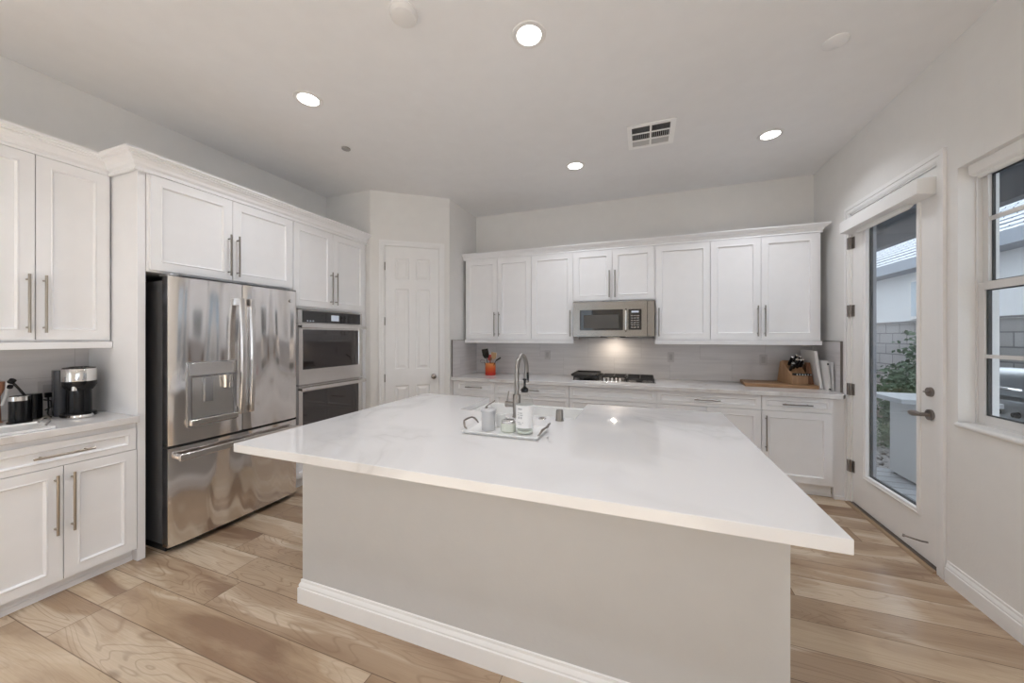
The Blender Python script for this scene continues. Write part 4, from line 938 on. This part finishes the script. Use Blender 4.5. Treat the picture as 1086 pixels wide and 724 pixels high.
# neighbour's house
t = thing('neighbour_house', 'pale stucco house with grey tile roof beyond the block wall', 'house', (8.2, 14, .05))
b = B(); box(b, 0, 5, -14, 8, 0, 3.55); obj('stucco_wall', b, 'concrete', t, smooth=False)
b = B(); n_ = 16; pf = []
for k in range(n_):
    x = -.55+k*.2; z = 3.72+k*.15; pf += [(x, z), (x, z+.035)]
prism(b, [(p[1], p[0]) and (p[0], p[1]) for p in pf] + [(-.55+n_*.2, 3.72+n_*.15), (-.55+n_*.2, 3.6), (-.55, 3.6)], -14.6, 8.6, 'y'); obj('tile_roof', b, 'rooftile', t, smooth=False)
b = B(); box(b, -.58, -.54, -14.6, 8.6, 3.42, 3.74); box(b, -.54, 0, -14.6, 8.6, 3.42, 3.5); obj('fascia', b, 'fascia', t, smooth=False)
for y in (.62, -8.5):
    b = B(); box(b, -.06, .0, y-.75, y+.75, 1.9, 3.2); w = obj('window', b, 'whiteplastic', t, bev=.003)
    b = B(); box(b, -.065, -.06, y-.66, y+.66, 2.0, 3.1); obj('pane', b, mat('bluegrey_pane', (.45,.52,.58), .2), w, smooth=False)  # pane in one even blue-grey colour
# patio cover: beams and board soffit
t = thing('patio_cover', 'dark boarded patio roof over the door and window outside', 'patio roof', (XO, 0, 3.0))
b = B(); box(b, .01, 1.65, .8, 9.6, .05, .12); obj('soffit_boards', b, 'patiowood', t, smooth=False)
for k in range(8):
    b = B(); y = .9+k*1.2; box(b, .01, 1.56, y, y+.09, -.05, .05); obj('rafter', b, 'patiowood', t, bev=.004)
b = B(); box(b, 1.56, 1.68, .8, 9.6, -.25, .14); obj('edge_beam', b, 'patiowood', t, bev=.004)
for y in (9.2, .9):
    b = B(); box(b, 1.52, 1.72, y, y+.2, -3.04, -.25); obj('post', b, 'lilac', t, bev=.006)
# vine on the block wall and low plants
def plant(name, label, x, y, z0, h, spread, count, m, size=.05, seed=1, flat=False):
    r = random.Random(seed); t = thing(name, label, 'plant', (x, y, z0))
    b = B()
    for k in range(7):
        a = r.uniform(-.5, .5); q = r.uniform(-spread, spread)
        tube(b, [(0, 0, 0), (r.uniform(-.05,.05), q*.5, h*.5), (r.uniform(-.08,.08), q, h*r.uniform(.6, 1))], [.012, .008, .004], 6)
    obj('stems', b, 'stem', t)
    b = B()
    for k in range(count):
        u = r.random(); zz = h*u; s = spread*(1-.45*abs(u-.45)); p = Vector((r.gauss(0, .10 if flat else spread*.4), r.gauss(0, s*.5), zz+.04)); p.x = max(-spread, min(p.x, 4.69-x))
        n = Vector((r.uniform(-1,.2), r.uniform(-1,1), r.uniform(-.2,1))).normalized(); c = n.cross(Vector((r.random(), r.random(), r.random()))).normalized(); d = n.cross(c)
        L = size*r.uniform(.6, 1.3)
        vs = [b.verts.new(p+q) for q in (c*-L*.5, c*-L*.1+d*L*.32+n*.006, c*L*.5, c*-L*.1-d*L*.32+n*.006)]; b.faces.new((vs[0], vs[1], vs[2])); b.faces.new((vs[0], vs[2], vs[3]))
    obj('foliage', b, m, t, smooth=False)
plant('climbing_vine', 'green vine climbing the block wall seen through the patio door', 4.35, 7.75, -.1, 1.55, .42, 1500, 'leaf', .085, 3, True)
plant('climbing_vine', 'sparser vine on the block wall above the garden table', 4.5, 8.6, -.1, 1.0, .4, 700, 'leaf', .08, 4, True)
plant('low_shrub', 'dark low shrub in the garden bed behind the gravel', 3.7, 6.9, -.1, .75, .55, 1300, 'leaf', .08, 5)
plant('low_shrub', 'pale green low shrub at the edge of the gravel bed', 3.15, 6.2, -.1, .28, .26, 420, 'leaf2', .07, 6)
plant('low_shrub', 'dark green shrub beside the patio grill', 4.0, 7.3, -.1, .95, .6, 1300, 'leaf', .08, 8)
# side cart and grill
t = thing('patio_cart', 'white metal cart with an overhanging top outside the patio door', 'cart', (2.72, 4.76, -.04))
b = B(); box(b, -.40, .30, -.27, .27, .80, .845); obj('cart_top', b, 'grill', t, bev=.005)
b = B(); box(b, -.24, .26, -.22, .22, .02, .80); obj('cabinet_box', b, 'whiteplastic', t, bev=.004)
b = B()
for k in range(3):
    prism(b, [(-.19, .20+k*.035), (-.12, .175+k*.035), (-.12, .187+k*.035), (-.19, .212+k*.035)], -.2225, -.22, 'y')
obj('vent_slots', b, 'blackmatte', t, smooth=False)
b = B()
for x in (-.2, .22):
    for y in (-.18, .18): cyl(b, (x, y, 0), (x, y, .03), .025)
obj('feet', b, 'black', t)
t = thing('gas_grill', 'stainless patio grill with domed lid outside the kitchen window', 'grill', (3.44, 4.95, -.04))
b = B(); box(b, -.28, .28, -.50, .48, .62, .86); obj('firebox', b, 'grill', t, bev=.006)
b = B(); box(b, -.26, .26, -.46, .44, .03, .62); obj('cart_body', b, 'dispgrey', t, bev=.004)
b = B(); pf = [(-.27+.54*i/12, .90+.24*math.sin(PI*i/12)) for i in range(13)]
R_ = []
for y, s in ((-.50,.45), (-.47,.66), (-.40,.83), (-.28,.95), (-.1,1), (.1,1), (.28,.95), (.38,.83), (.45,.66), (.48,.45)):
    R_.append([(x*s, y, .87+(z-.87)*s) for x, z in pf])
loft(b, R_); obj('lid', b, 'grill', t)
b = B(); tube(b, [(-.24,-.35,.96), (-.31,-.34,.97), (-.31,.32,.97), (-.24,.33,.96)], .012, 10); obj('lid_handle', b, 'chrome', t)
for k in range(5):
    b = B(); y = -.38+.19*k; cyl(b, (-.28, y, .74), (-.315, y, .74), .028, .022, 16); obj('knob', b, 'black', t)
b = B(); box(b, -.24, .26, -.85, -.5, .80, .84); obj('side_shelf', b, 'grill', t, bev=.004)
